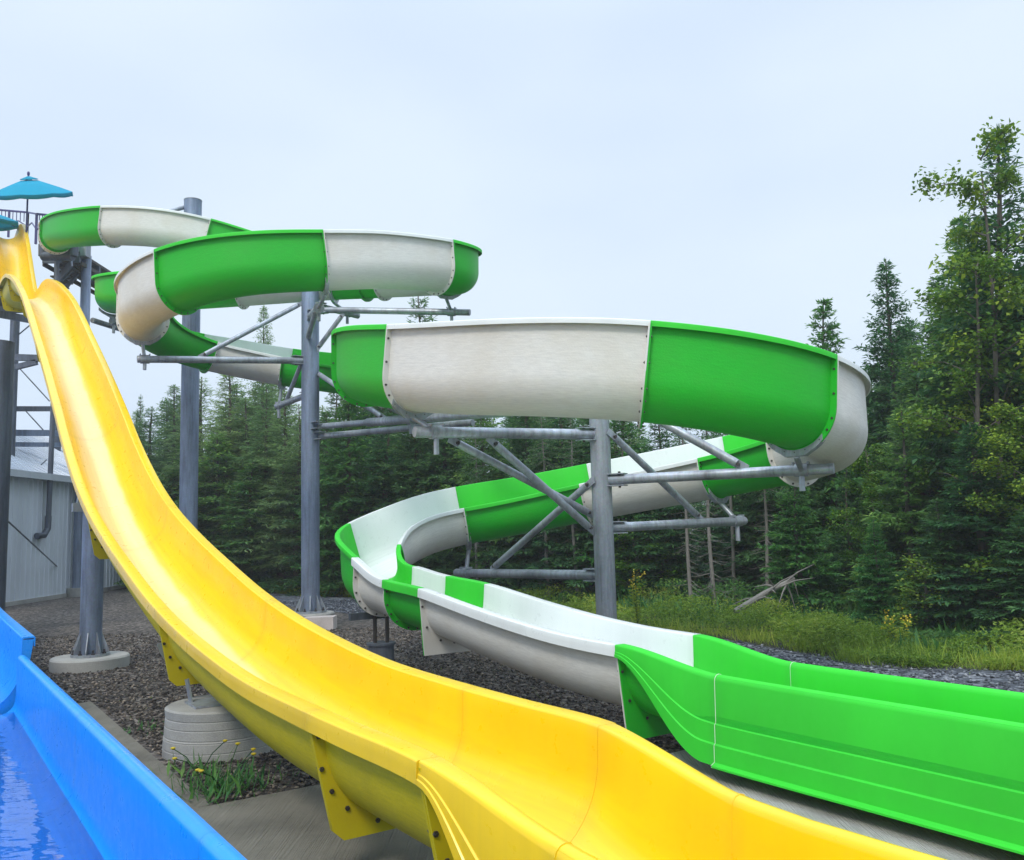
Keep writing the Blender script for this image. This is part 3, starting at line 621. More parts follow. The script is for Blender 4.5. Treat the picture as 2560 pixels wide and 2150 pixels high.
a3 = do_arm(root, X, Y, rp, pz(1522, 1319, Y), (1862, 1302, 13.7), .066, 1842, gi(1990, 12.8), gi(1640, 14.5), .3)
a4 = do_arm(root, X, Y, rp, pz(1516, 1438, Y), (1140, 1432, 15.1), .068, 1165, gi(1480, 14.95), len(GC)+3, .2)
def lerp_px(seg, px):
    k = np.linspace(0, 1, 300); pts = seg[0]+k[:, None]*(seg[1]-seg[0]); pxs = np.array([CX+F*((q-V(0, 0, H))@rt)/((q-V(0, 0, H))@fw) for q in pts]); return pts[int(np.argmin(abs(pxs-px)))]
def pp(py, side, off=.0): return V(X+side*(rp+.05)*.9, Y-.06, pz(RPX, py, Y))
brace(root, lerp_px(a1, 1232)-V(0, 0, .12), pp(1322, -1), .052)
brace(root, lerp_px(a1, 1125)+V(.05, .22, -.10), pp(1283, -1)+V(0, .12, 0), .052)
brace(root, lerp_px(a4, 1236)+V(0, 0, .10), pp(1208, -1), .052)
brace(root, pp(1090, 1), lerp_px(a3, 1746)+V(0, 0, .10), .05)
brace(root, V(X+.16, Y-.05, pz(1520, 985, Y)), lerp_px(a2, 1852)+V(0, 0, .10), .058)
right_XY = (X, Y)
# middle post
root, X, Y = post('support_post', 776, 0, 19.5, .197, 7.75, .30, 'blue-stained steel post left of the lowest loop, carrying arms both ways', M_bluesteel, .52)
rp = .197; RPX = 776
m1 = do_arm(root, X, Y, rp, pz(770, 903, Y), (343, 898, 17.7), .075, 361, gi(385, 16.1), gi(390, 19), .22)
m2 = do_arm(root, X, Y, rp, pz(785, 776, Y), (1175, 781, 18.6), .072, 1128, gi(1128, 18.4)-1, gi(1148, 17.7)+2, .2)
m3 = do_arm(root, X, Y, rp, pz(778, 795, Y), (797, 771, 16.6), .085, 797, gi(940, 15.9), gi(590, 15.1), .25)
m7 = do_arm(root, X, Y, rp, pz(770, 985, Y), (692, 1016, 21.0), .07, 697, gi(512, 20.4), gi(800, 20.8), .3)
m8 = do_arm(root, X, Y, rp, pz(785, 760, Y), (896, 790, 20.6), .07, 868, gi(840, 19.8)-1, gi(985, 19.5), .25)
brace(root, lerp_px(m1, 508)+V(0, 0, .10), V(X-.23, Y-.08, pz(740, 764, Y)), .052)
brace(root, lerp_px(m2, 856)-V(0, 0, .10), V(X+.2, Y-.1, pz(795, 872, Y)), .052)
brace(root, V(X, Y-.22, pz(775, 848, Y)), m3[0]+(m3[1]-m3[0])*.72, .06)
brace(root, lerp_px(m7, 716)+V(0, 0, .05), V(X-.2, Y, pz(745, 908, Y)), .05)
# two tie tubes from the middle post to the right post's side
tie_e = V(right_XY[0]-.14, right_XY[1]+.05, 3.72); a = V(X+.19, Y, pz(800, 1066, Y)); mid = a+(tie_e-a)*.30
b = MB(); b.tube([a, mid], .062, 14); b.build('tie_tube', M_galv, root); b = MB(); b.tube([mid-(tie_e-a)*.04, tie_e], .088, 16); b.build('tie_sleeve', M_galv, root)
e2 = atY(1182, 1056, 16.9); b = MB(); b.tube([V(X+.19, Y, pz(797, 1091, Y)), e2], .066, 14); b.build('tie_tube', M_galv, root)
flange_at(root, V(X, Y, pz(800, 1066, Y)), tie_e, .062, rp); flange_at(root, V(X, Y, pz(797, 1091, Y)), e2, .066, rp)
q = a+(tie_e-a)*.45
dd = np.linalg.norm(GPth.P-q, axis=1)
saddle(root, near_s(q+V(0, 0, .25), gi(965, 19), gi(945, 12)), GPth, None, q, tie_e-a, .09, .28)
brace(root, V(X+.2, Y-.05, pz(800, 936, Y)), a+(tie_e-a)*.33+V(0, 0, .08), .055)
b = MB(); b.box((X+.34, Y-.55, .11), (.62, .4, .30)); b.build('marker_block', concrete('painted_concrete', (.55, .47, .44)), root, 0)
# back post
root, X, Y = post('support_post', 470, 0, 25.4, .255, 12.0, .25, 'tall thick grey post rising behind the upper loops of the spiral slide', M_bluesteel, .6)
rp = .255
arm(root, V(X-.24, Y-.05, pz(455, 520, Y)), atY(414, 531, 24.7), .06); arm(root, V(X, Y-.1, pz(480, 700, Y)), atY(560, 705, 23.9), .07)
arm(root, V(X, Y-.1, pz(470, 655, Y)), atY(330, 800, 22.4), .07)
s_A = near_s(atY(285, 780, 21.8), gi(330, 22.7), gi(345, 20.6)); pA = GPth.at(s_A)[0]
e_ = pA+V(0, 0, -.22); arm(root, V(X-.2, Y-.15, e_[2]), e_+V(-.45, -.2, 0), .07); saddle(root, s_A, GPth, None, e_, e_-V(X, Y, e_[2]), .07, .3)
# yellow slide's own posts
def ypost(t, rad, label, name='support_post', off=-.12):
    p = PT(YP+off, t); zf = YPth.at(s_of_t(t))[0][2]
    root = empty(name, (p[0], p[1], 0), label, 'support post', 'steel posts holding up the slides')
    b = MB(); b.tube([V(p[0], p[1], .2), V(p[0], p[1], zf-.45)], rad, 28); b.build('pole', M_bluesteel if t < 20 else M_dark, root)
    post_base(root, p[0], p[1], rad, .17, .58)
    b = MB(); b.bar(V(p[0], p[1], zf-.44)-nR*.32, V(p[0], p[1], zf-.44)+nR*.55, .14, .14); b.build('cross_beam', M_galv, root)
    for s_ in (-.25, .4):
        b = MB(); b.bar(V(p[0], p[1], zf-.40)+nR*s_, V(p[0], p[1], zf-.17)+nR*s_*.9, .09, .02, upv=tuple(nR)); b.build('saddle_plate', M_galv, root)
    return root
ypost(15.6, .165, 'blue-grey post with gusseted foot under the yellow slide, on the gravel')
# concrete pier
p = PT(YP-.02, 8.75); pier = empty('concrete_pier', (p[0], p[1], 0), 'squat round board-marked concrete pier under the yellow slide', 'pier')
prof = [(.53, -.3)]
for k, zk in enumerate((.06, .15, .17, .26, .335)):
    r_ = .53-.005*k; prof += [(r_, zk-.008), (r_-.006, zk), (r_-.001, zk+.006)]
prof += [(.515, .41), (.49, .425)]
b = MB(); b.lathe(prof, (p[0], p[1], 0), 48); b.build('drum', M_conc, pier, 22)
zf = YPth.at(s_of_t(9.1))[0][2]
b = MB(); b.box(V(p[0], p[1], .437), (.6, .4, .02), [nR, uR, V(0, 0, 1)]); b.build('base_plate', M_galv, pier, 0)
for s_ in (-1, 1):
    b = MB(); b.bar(V(p[0], p[1], .437)+nR*.26*s_+uR*.12, V(p[0], p[1], zf-.06)+nR*.29*s_+uR*.165, .1, .016, upv=tuple(nR)); b.build('upright', M_galv, pier, 0)
    s8 = s_of_t(8.95); P8, T8, R8, U8 = YPth.at(s8-.035)
    line = u_line(YW, .8, .8, YTHK); seg = line[6:13] if s_ > 0 else line[-13:-6]
    b = MB(); vs = []
    for k in (-.008, .008):
        for (i_, n_) in seg: vs += [P8+R8*(i_[0]+n_[0]*.006)+U8*(i_[1]+n_[1]*.006)+T8*k, P8+R8*(i_[0]+n_[0]*.10)+U8*(i_[1]+n_[1]*.10)+T8*k]
    m_ = len(seg); fs = []
    for j in range(m_-1):
        a = 2*j; q = 2*m_; fs += [(a, a+1, a+3, a+2), (q+a, q+a+2, q+a+3, q+a+1), (a+1, q+a+1, q+a+3, a+3), (a, a+2, q+a+2, q+a)]
    b.add(vs, fs); b.build('saddle_plate', M_galv, pier, 40)
# pedestal under the last turn of the spiral slide
s_t = sofi(len(GC)+6.4); P_, T_, R__, U_ = GPth.at(s_t); q = P_+V(.05, -.1, 0); ped = empty('steel_pedestal', (q[0], q[1], 0), 'short dark steel pipe pedestal under the last turn of the spiral slide', 'pedestal')
b = MB(); b.lathe([(.19, -.2), (.19, P_[2]-.52), (.215, P_[2]-.52), (.215, P_[2]-.49)], (q[0], q[1], 0), 24); b.build('pipe', M_dark, ped)
for s_ in (-1, 1):
    b = MB(); b.tube([V(q[0]+.09*s_, q[1], P_[2]-.5), V(q[0]+.09*s_, q[1], P_[2]-.1)], .03, 8); b.build('rod', M_bolt, ped)
b = MB(); b.bar(P_-R__*.45-U_*.1, P_+R__*.45-U_*.1, .08, .1); b.build('cross_beam', M_dark, ped, 0)
for t_, nm in ((11.3, 'a'),): pass
# ------------------------------------------------------------------ slide tower, far left
M_rail = simple('purple_paint', (.045, .04, .16), .4); M_deck = simple('dark_deck', (.06, .055, .05), .8); M_tealtop = simple('teal_canvas', (.0, .44, .66), .8, bmp=.2, bscale=200); M_ugal = M_galv
_n = M_tealtop.node_tree; _t = _n.nodes.new('ShaderNodeBsdfTranslucent'); _t.inputs[0].default_value = (.0, .5, .62, 1); _m = _n.nodes.new('ShaderNodeMixShader'); _m.inputs[0].default_value = .45
_n.links.new(_n.nodes['Principled BSDF'].outputs[0], _m.inputs[1]); _n.links.new(_t.outputs[0], _m.inputs[2]); _n.links.new(_m.outputs[0], _n.nodes['Material Output'].inputs[0])
TY_ = 32.; tower = empty('slide_tower', (gx(100, TY_), TY_, 0), 'tall steel slide tower with decks at the left edge', 'tower')
def tp(px, py, Y=TY_): return atY(px, py, Y)
for px, Y, r_, ytop, ybase in ((212, 32., .175, 640, None), (36, 30., .15, 790, None), (150, 36., .16, 660, None), (-60, 34., .17, 560, None), (-150, 31., .17, 560, None)):
    X = gx(px-8, Y, 6); zt = tp(px, ytop, Y)[2]; b = MB(); b.tube([(X, Y, 0.3), (X, Y, zt)], r_, 20); b.build('column', M_bluesteel if px > 200 else M_dark, tower)
    b = MB(); b.lathe([(r_*1.9, -.2), (r_*1.9, .3)], (X, Y, 0), 24); b.build('footing', M_conc, tower)
X = gx(8, 19.5, 4); b = MB(); b.tube([(X-.18, 19.5, 0), (X-.18, 19.5, tp(10, 855, 19.5)[2])], .31, 24); b.build('column', M_dark, tower)
zd = tp(150, 632, 31.5)[2]                           # upper deck
def tbar(a, c, w_=.16, h_=.2, m=None, name='beam'):
    b = MB(); b.bar(a, c, w_, h_); b.build(name, m or M_dark, tower, 0)
xl, xr = gx(92, 31, zd), gx(186, 31, zd); x0_ = gx(-160, 36, zd)
b = MB(); b.box(((x0_+gx(86, 37, zd))/2, 37.2, zd-.05), (gx(86, 37, zd)-x0_, 3., .1)); b.build('deck', M_deck, tower, 0)
for yy in (35.9, 38.4): tbar(V(x0_, yy, zd-.25), V(gx(86, 37, zd), yy, zd-.25), .12, .3)
b = MB(); b.box(((xl+xr)/2, 34., zd-.05), (xr-xl, 5.2, .1)); b.build('deck', M_deck, tower, 0)
for yy in (31.45, 33., 34.6, 36.4): tbar(V(xl, yy, zd-.25), V(xr, yy, zd-.25), .12, .3)
for xx in np.linspace(xl, xr, 4): tbar(V(xx, 31.5, zd-.42), V(xx, 36.4, zd-.42), .1, .14, M_deck)
# stair flight under the deck: stringers and treads
s0, s1 = tp(180, 655, 31.2), tp(95, 760, 33.5)
for dx in (0, 1.1):
    tbar(s0+V(-dx*.3, dx, 0), s1+V(-dx*.3, dx, 0), .06, .35, M_dark, 'stringer')
for k in range(9):
    c = s0+(s1-s0)*(k+.5)/9; b = MB(); b.box(c+V(-.15, .55, .12), (.32, 1.1, .05)); b.build('tread', M_deck, tower, 0)
# lower beams, knee braces
for (a, c, Y0, Y1, hh, m) in (((22, 1022), (150, 1022), 30., 31., .17, M_dark), ((20, 1082), (175, 1083), 31, 33, .22, M_bluesteel), ((20, 1111), (175, 1112), 31, 33, .16, M_bluesteel), ((26, 893), (108, 896), 27., 27., .2, M_dark), ((-20, 782), (80, 800), 28, 29., .22, M_dark), ((-20, 770), (74, 778), 29, 30., .14, M_dark)):
    tbar(tp(*a, Y0), tp(*c, Y1), .14, hh, m)
tbar(tp(40, 918, 27.), tp(92, 905, 27.), .14, .16, M_dark, 'knee_brace')
for (a, c, Y0, Y1) in (((50, 922), (124, 1003), 31, 31), ((65, 1028), (108, 1075), 31, 31), ((-5, 1262), (117, 1149), 30, 31), ((40, 842), (76, 812), 30, 30), ((155, 705), (182, 678), 31.4, 31.4)):
    b = MB(); b.tube([tp(*a, Y0), tp(*c, Y1)], .022, 6); b.build('tie_rod', M_dark, tower)
a, c = tp(-5, 1280, 22), tp(152, 1425, 32.); b = MB(); b.tube([a, c], .022, 6); b.build('tie_rod', M_dark, tower)
# pipe with tee and elbow
b = MB(); b.tube([tp(142, 655, 30.5), tp(134, 990, 30), tp(121, 1300, 30)], .085, 16); b.tube([tp(121, 1290, 30), tp(119, 1322, 30), tp(110, 1338, 29.8), tp(92, 1340, 29.4)], .105, 16)
b.tube([tp(107, 640, 30.5), tp(182, 640, 30.3)], .17, 16); b.tube([tp(182, 640, 30.3), tp(184, 618, 30.3)], .17, 16); b.tube([tp(109, 640, 30.5), tp(109, 612, 30.5)], .17, 16); b.build('water_pipe', M_dark, tower)
# cabinet
b = MB(); b.box(tp(204, 625, 31.6), (.5, .4, .55)); b.build('cabinet', M_galv, tower, 0)
# railing
def rail(a, c, n, post_every=5):
    a = np.array(a); c = np.array(c); o = empty('railing', (0, 0, 0)); o.parent = tower
    o.matrix_parent_inverse = Matrix.Translation(-tower.location)
    b = MB(); b.bar(a, c, .06, .07); l = link('top_rail', b.mesh('top_rail', M_rail, 0), o, False)
    drop = V(0, 0, -.42)
    for k in range(n+1):
        q = a+(c-a)*k/n; big = k % post_every == 0
        b = MB(); b.bar(q, q+(V(0, 0, -1.15) if big else V(0, 0, -.42)), .07 if big else .025, .07 if big else .025); link('rail_post' if big else 'baluster', b.mesh('p', M_rail, 0), o, False)
    for k in range(0, n, post_every):
        q0 = a+(c-a)*k/n; q1 = a+(c-a)*min(n, k+post_every)/n; mid = (q0+q1)/2
        b = MB(); b.bar(q0+V(0, 0, -.62), mid+V(0, 0, -.40), .035, .045); b.bar(mid+V(0, 0, -.40), q1+V(0, 0, -.62), .035, .045); link('mid_rail', b.mesh('p', M_rail, 0), o, False)
rail(tp(-70, 519, 35.9), tp(70, 531, 35.9), 15); rail(tp(70, 531, 35.9), tp(92, 535, 33.5), 1, 1); rail(tp(92, 535, 31.5), tp(165, 542, 31.3), 10)
# umbrellas
def umbrella(apex, r_, label, tilt=0.):
    root = empty('umbrella', (apex[0], apex[1], apex[2]-2.9), label, 'umbrella'); n = 8; b = MB(); vs = []; fs = []
    R0 = [(0.0, .0), (.22, -.11)]; R1 = [(.20, -.16), (.45, -.29), (.75, -.45), (1., -.60), (1.0, -.60)]
    ct_, st_ = math.cos(math.radians(tilt)), math.sin(math.radians(tilt)); tl = lambda v: V(v[0], v[1]*ct_-v[2]*st_, v[1]*st_+v[2]*ct_)
    def ringpts(rr, zz, sag, val=0.):
        q = []
        for j in range(n*4):
            a = 2*math.pi*j/(n*4)+.2; m_ = abs(math.sin(a*4-.8)); k = (j % 4)/4.; s_ = math.sin(math.pi*k)
            q.append(V(rr*r_*math.cos(a)*(1-.05*s_), rr*r_*math.sin(a)*(1-.05*s_), zz*r_*.72-sag*s_-val*(1 if True else 0)))
        return q
    def surf(name, prof, sags, vals=None):
        b = MB(); vs = []; N = n*4
        for i, (rr, zz) in enumerate(prof): vs += ringpts(max(rr, .004), zz, sags[i], (vals or [0]*9)[i])
        fs = [(i*N+j, i*N+(j+1) % N, (i+1)*N+(j+1) % N, (i+1)*N+j) for i in range(len(prof)-1) for j in range(N)]
        b.add([apex+tl(v) for v in vs], fs); o = b.build(name, M_tealtop, root, 25)
        md = o.modifiers.new('thick', 'SOLIDIFY'); md.thickness = .006
    surf('canopy', R1, [0, .01, .02, .03, .05], [0, 0, 0, 0, .14]); surf('vent_cap', R0, [0, .03])
    b = MB(); b.tube([apex-V(0, 0, 2.9), apex+V(0, 0, .02)], .032, 10); b.build('pole', M_rail, root)
    b = MB(); b.lathe([(.02, 0), (.045, .04), (.05, .12), (.03, .17)], apex, 10); b.build('finial', M_rail, root)
    for j in range(n):
        a = 2*math.pi*j/n+.2; d = V(math.cos(a), math.sin(a), 0); b = MB()
        b.tube([apex-V(0, 0, .12), apex+tl(d*r_-V(0, 0, .61*.72*r_+.03))], .014, 5); b.build('rib', M_rail, root)
umbrella(tp(71, 440, 31.8), 1.44, 'teal canvas umbrella on the tower deck, whole canopy above the railing', 24)
umbrella(tp(-72, 508, 33.), 1.62, 'second teal umbrella cut off by the left picture edge', 12)
# ------------------------------------------------------------------ barn
def corr(name, col):
    m, nd, lk, bs = newmat(name); n = noise(nd, lk, .8, 5, .6, mapping=(1, 1, .25))
    r = ramp(nd, lk, n.outputs[0], [(.3, tuple(x*.82 for x in col)), (.7, tuple(x*1.1 for x in col))]); lk.new(r.outputs[0], bs.inputs['Base Color'])
    bs.inputs['Roughness'].default_value = .4; bs.inputs['Metallic'].default_value = .15; return m
M_side = corr('white_steel_siding', (.72, .77, .84)); M_roof = corr('metal_roofing', (.60, .64, .70))
c0, c1 = V(gx(-160, 24.5), 24.5, 0), V(gx(337, 37.8), 37.8, 0); bd = (c1-c0)/np.linalg.norm(c1-c0); bn = V(-bd[1], bd[0], 0)  # along the wall, into the barn
Lb = np.linalg.norm(c1-c0); barn = empty('barn', tuple(c0), 'pale metal-clad barn with ribbed roof behind the slide tower', 'building'); he = 4.25
def bp(s_, d, z): return c0+bd*s_+bn*d+V(0, 0, z)
b = MB(); b.add([bp(0, .02, 0), bp(Lb, .02, 0), bp(Lb, .02, he), bp(0, .02, he), bp(0, 8, 0), bp(Lb, 8, 0), bp(Lb, 8, he), bp(0, 8, he), bp(0, 4, he+2.2), bp(Lb, 4, he+2.2)], [(0, 1, 2, 3), (1, 5, 6, 9, 2), (5, 4, 7, 6), (4, 0, 3, 8, 7)]); b.build('wall', M_side, barn, 0)
k = 0; s_ = .0
pan = .3
while s_ < Lb:
    b = MB(); b.add([bp(s_, -.002, .1), bp(s_+.012, -.028, .1), bp(s_+.03, -.028, .1), bp(s_+.045, -.002, .1), bp(s_, -.002, he), bp(s_+.012, -.028, he), bp(s_+.03, -.028, he), bp(s_+.045, -.002, he)], [(0, 1, 5, 4), (1, 2, 6, 5), (2, 3, 7, 6)])
    b.add([bp(s_+.047, -.001, .1), bp(s_+pan-.002, -.001, .1), bp(s_+pan-.002, -.001, he), bp(s_+.047, -.001, he)], [(0, 1, 2, 3)]); b.build('siding_panel', M_side, barn, 0); s_ += pan
s_ = 0.
while s_ < Lb:
    def rr(a, f, z): return bp(a, -.35+4.35*f, he-.12+2.35*f+z)
    b = MB(); b.add([rr(s_, 0, 0), rr(s_+.02, 0, .04), rr(s_+.05, 0, .04), rr(s_+.07, 0, 0), rr(s_+.45, 0, 0), rr(s_, 1, 0), rr(s_+.02, 1, .04), rr(s_+.05, 1, .04), rr(s_+.07, 1, 0), rr(s_+.45, 1, 0)], [(j, j+1, j+6, j+5) for j in range(4)])
    b.build('roof_panel', M_roof, barn, 0); s_ += .45
b = MB(); b.bar(bp(0, -.33, he-.1), bp(Lb, -.33, he-.1), .04, .22); b.build('fascia', M_roof, barn, 0)
b = MB(); b.bar(bp(0, -.03, .06), bp(Lb, -.03, .06), .06, .14); b.build('base_trim', M_conc, barn, 0)
wn = MB(); sw = Lb-.75; wn.box(bp(sw, -.03, 1.0), (.8, .06, 1.2), [bd, bn, V(0, 0, 1)]); fr_ = wn.build('window', simple('white_frame', (.7, .72, .72)), barn, 0)
wn = MB(); wn.box(bp(sw, -.065, 1.0), (.68, .01, 1.08), [bd, bn, V(0, 0, 1)]); wn.build('pane', simple('dark_glass', (.02, .025, .03), .08), fr_, 0)
# ------------------------------------------------------------------ vegetation
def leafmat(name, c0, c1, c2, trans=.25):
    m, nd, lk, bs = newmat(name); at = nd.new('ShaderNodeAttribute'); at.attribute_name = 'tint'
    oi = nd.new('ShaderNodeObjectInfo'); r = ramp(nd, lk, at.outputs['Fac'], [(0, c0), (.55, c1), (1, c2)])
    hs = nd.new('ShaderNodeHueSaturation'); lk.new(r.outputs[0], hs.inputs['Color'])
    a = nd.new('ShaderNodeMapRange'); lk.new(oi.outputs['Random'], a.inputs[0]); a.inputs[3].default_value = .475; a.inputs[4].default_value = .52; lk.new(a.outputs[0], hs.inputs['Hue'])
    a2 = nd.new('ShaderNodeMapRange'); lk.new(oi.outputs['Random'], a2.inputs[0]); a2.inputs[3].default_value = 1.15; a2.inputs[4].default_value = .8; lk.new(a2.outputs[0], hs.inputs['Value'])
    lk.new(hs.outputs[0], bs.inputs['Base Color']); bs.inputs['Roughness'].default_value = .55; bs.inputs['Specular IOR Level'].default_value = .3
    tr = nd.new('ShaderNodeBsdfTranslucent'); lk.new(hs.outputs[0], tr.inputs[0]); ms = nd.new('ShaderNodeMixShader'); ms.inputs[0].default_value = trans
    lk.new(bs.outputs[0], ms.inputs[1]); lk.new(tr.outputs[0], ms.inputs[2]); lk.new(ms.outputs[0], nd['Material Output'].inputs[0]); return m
M_spruce = leafmat('spruce_needles', (.034, .10, .042), (.074, .195, .066), (.15, .31, .075), .42)
M_fir = leafmat('bright_fir_needles', (.04, .13, .042), (.095, .26, .06), (.20, .38, .07), .42)
M_larch = leafmat('larch_needles', (.09, .19, .08), (.19, .33, .12), (.29, .42, .14), .45)
M_maple = leafmat('maple_leaves', (.045, .11, .016), (.11, .235, .026), (.27, .40, .035), .4)
M_grass = leafmat('meadow_grass', (.10, .19, .022), (.32, .44, .045), (.56, .58, .10), .45)
M_bark = simple('grey_bark', (.10, .088, .072), .9, var=.4, scale=9, bmp=.6, bscale=25); M_dead = simple('weathered_deadwood', (.20, .185, .165), .9, var=.3, scale=8, bmp=.4, bscale=30)
def quads_from(base, dirs, L, Wd, nrm, bend, rng):
    """elongated diamond leaves: base Nx3, unit dirs, lengths, widths, plane normals"""
    sd_ = np.cross(dirs, nrm); sd_ /= np.linalg.norm(sd_, axis=1)[:, None]+1e-9
    tip = base+dirs*L[:, None]; mid = base+dirs*(L*.42)[:, None]+nrm*(bend*L)[:, None]
    co = np.stack([base, mid+sd_*Wd[:, None]*.5, tip, mid-sd_*Wd[:, None]*.5], 1).reshape(-1, 3)
    return co, np.arange(len(co)).reshape(-1, 4)
def unit(v): return v/(np.linalg.norm(v, axis=-1, keepdims=True)+1e-9)
def conifer(seed, Hh=9., Rm=1.7, crown0=.08, whorl=.30, per=5, dens=1., sprL=.17, sprW=.05, droop=.35, mat=None, dead=False, power=.82, gap=.0, trunk=.014):
    rng = np.random.default_rng(seed); B, Dr, LL, WW, NN, TT = [], [], [], [], [], []; wood = MB()
    lean = rng.normal(0, .012, 2); ax = lambda z: V(lean[0]*z+.05*math.sin(z*.9+seed), lean[1]*z+.05*math.cos(z*.7+seed), z)
    zz = np.linspace(0, Hh, 9); wood.tube([ax(z) for z in zz], [max(.010, trunk*Hh*(1-z/Hh)**.85+.008) for z in zz], 8)
    z = .35
    while z < Hh-.12:
        f = z/Hh; live = f > crown0
        for k in range(per+(1 if rng.random() < .4 else 0)):
            if live and rng.random() < gap: continue
            az = rng.uniform(0, 2*math.pi); fc = (f-crown0)/(1-crown0)
            L = (Rm*(1-max(fc, 0))**power*rng.uniform(.6, 1.15)+.05) if live else Rm*rng.uniform(.25, .75)
            el = math.radians((-18 if live else -8)+62*max(fc, 0)**1.3+rng.normal(0, 7)); d = V(math.cos(az)*math.cos(el), math.sin(az)*math.cos(el), math.sin(el))
            n = 7; s_ = np.linspace(0, 1, n)[:, None]; pts = ax(z)+d*L*s_+V(0, 0, 1)*(-droop*L*(s_**1.6)*.55+droop*.42*L*s_**3.2)
            if not live:
                if rng.random() < .75:
                    wood.tube([pts[0], pts[2], pts[4], pts[6]], [.014, .009, .006, .002], 3, cap=False)
                    for q in (3, 4, 5):
                        for sg in (-1, 1):
                            if rng.random() < .6:
                                e = pts[q]+(np.cross(d, (0, 0, 1))*sg*.8+d*.6+V(0, 0, rng.normal(-.1, .2)))*L*.22; wood.tube([pts[q], e], [.004, .0015], 3, cap=False)
                continue
            wood.tube([pts[0], pts[2], pts[5]], [.006+.010*L, .008, .003], 3, cap=False)
            side = unit(np.cross(d, V(0, 0, 1))); nm = unit(np.cross(side, d))
            m = max(5, int(L*9*dens))
            for sp_ in np.linspace(.12, 1., m):
                i = sp_*(n-1); a = int(min(i, n-2)); p = pts[a]+(pts[a+1]-pts[a])*(i-a); tl = L*.40*(1-sp_)**.75*rng.uniform(.6, 1.15)+.09
                for sg in (-1, 1):
                    td = unit(d*.72+side*sg*.75+V(0, 0, -.10)+rng.normal(0, .14, 3)); c = max(1, int(tl/.085*dens))
                    q = rng.uniform(.05, 1, c)[:, None]
                    B.append(p+td*tl*q+V(0, 0, -.12)*tl*q**2); dv = unit(td[None]+rng.normal(0, .42, (c, 3))+V(0, 0, -.12)); Dr.append(dv)
                    k_ = 1-.45*max(0, f-.45)/.55; LL.append(k_*sprL*rng.uniform(.5, 1.3, c)); WW.append(k_*sprW*rng.uniform(.7, 1.35, c)); NN.append(unit(nm[None]+rng.normal(0, .38, (c, 3))))
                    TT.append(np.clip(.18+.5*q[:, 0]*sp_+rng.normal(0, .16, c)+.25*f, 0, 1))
        z += whorl*rng.uniform(.7, 1.3)*(1.-.45*f)
    # leader
    B.append(ax(Hh-.1)[None]+rng.normal(0, .01, (6, 3))); Dr.append(unit(V(0, 0, 1)+rng.normal(0, .25, (6, 3)))); LL.append(np.full(6, .16)); WW.append(np.full(6, .03)); NN.append(unit(rng.normal(0, 1, (6, 3)))); TT.append(np.full(6, .7))
    B, Dr, LL, WW, NN, TT = map(np.concatenate, (B, Dr, LL, WW, NN, TT))
    co, fs = quads_from(B, Dr, LL, WW, NN, np.full(len(B), .08), rng)
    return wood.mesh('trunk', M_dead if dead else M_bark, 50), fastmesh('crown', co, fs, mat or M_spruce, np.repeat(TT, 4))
def maple(seed, Hh=7., Rm=2.2, leaf=.13, n1=9, mat=None, low=.2, nleaf=26):
    rng = np.random.default_rng(seed); wood = MB(); B, Dr, LL, WW, NN, TT = [], [], [], [], [], []
    ax = lambda z: V(.12*math.sin(z*.7+seed), .12*math.cos(z*.6+seed), z)
    zz = np.linspace(0, Hh*.92, 7); wood.tube([ax(z) for z in zz], [.075*(1-z/Hh)+.012 for z in zz], 7)
    for k in range(n1*2):
        f = low+(1-low)*(k+rng.random())/(n1*2); az = k*2.4+rng.normal(0, .3); L = Rm*(1-.62*f)*rng.uniform(.7, 1.15); el = math.radians(rng.uniform(12, 42))
        d = V(math.cos(az)*math.cos(el), math.sin(az)*math.cos(el), math.sin(el)); p0 = ax(Hh*f*.95); tip = p0+d*L+V(0, 0, -.12*L)
        mid = p0+d*L*.5+V(0, 0, .05*L); wood.tube([p0, mid, tip], [.022, .012, .004], 4, cap=False)
        for j in range(7):
            s_ = .25+.75*(j+.5)/7; q = p0+(mid-p0)*min(1, s_*2)+(tip-mid)*max(0, s_*2-1); a2 = az+rng.choice([-1, 1])*rng.uniform(.4, 1.2)
            e = q+V(math.cos(a2), math.sin(a2), rng.uniform(-.1, .45))*L*.36*rng.uniform(.5, 1.1); wood.tube([q, e], [.007, .002], 3, cap=False)
            c = nleaf; w_ = rng.uniform(.15, 1.05, c)[:, None]
            B.append(q+(e-q)*w_+rng.normal(0, .11, (c, 3))); az2 = rng.uniform(0, 2*math.pi, c)
            Dr.append(unit(np.stack([np.cos(az2), np.sin(az2), rng.uniform(-.9, .15, c)], 1))); LL.append(leaf*rng.uniform(.6, 1.25, c)); WW.append(leaf*rng.uniform(.65, 1.1, c))
            NN.append(unit(V(0, 0, 1)+rng.normal(0, .5, (c, 3)))); TT.append(np.clip(rng.normal(.5, .2)+rng.normal(0, .14, c), 0, 1))
    B, Dr, LL, WW, NN, TT = map(np.concatenate, (B, Dr, LL, WW, NN, TT)); NN = unit(NN-Dr*(NN*Dr).sum(1)[:, None])
    co, fs = quads_from(B, Dr, LL, WW, NN, np.full(len(B), .1), rng)
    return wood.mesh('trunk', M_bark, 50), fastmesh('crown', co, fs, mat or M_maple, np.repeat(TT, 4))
KIND = {}
for i in range(4): KIND['spruce%d' % i] = (conifer(20+i, 9, 1.8, .05+.03*i, per=7, dens=1.45, sprL=.19, sprW=.06), 9.)
for i in range(3): KIND['fir%d' % i] = (conifer(40+i, 7, 1.7, .03, per=7, dens=1.5, sprL=.18, sprW=.062, mat=M_fir, droop=.25), 7.)
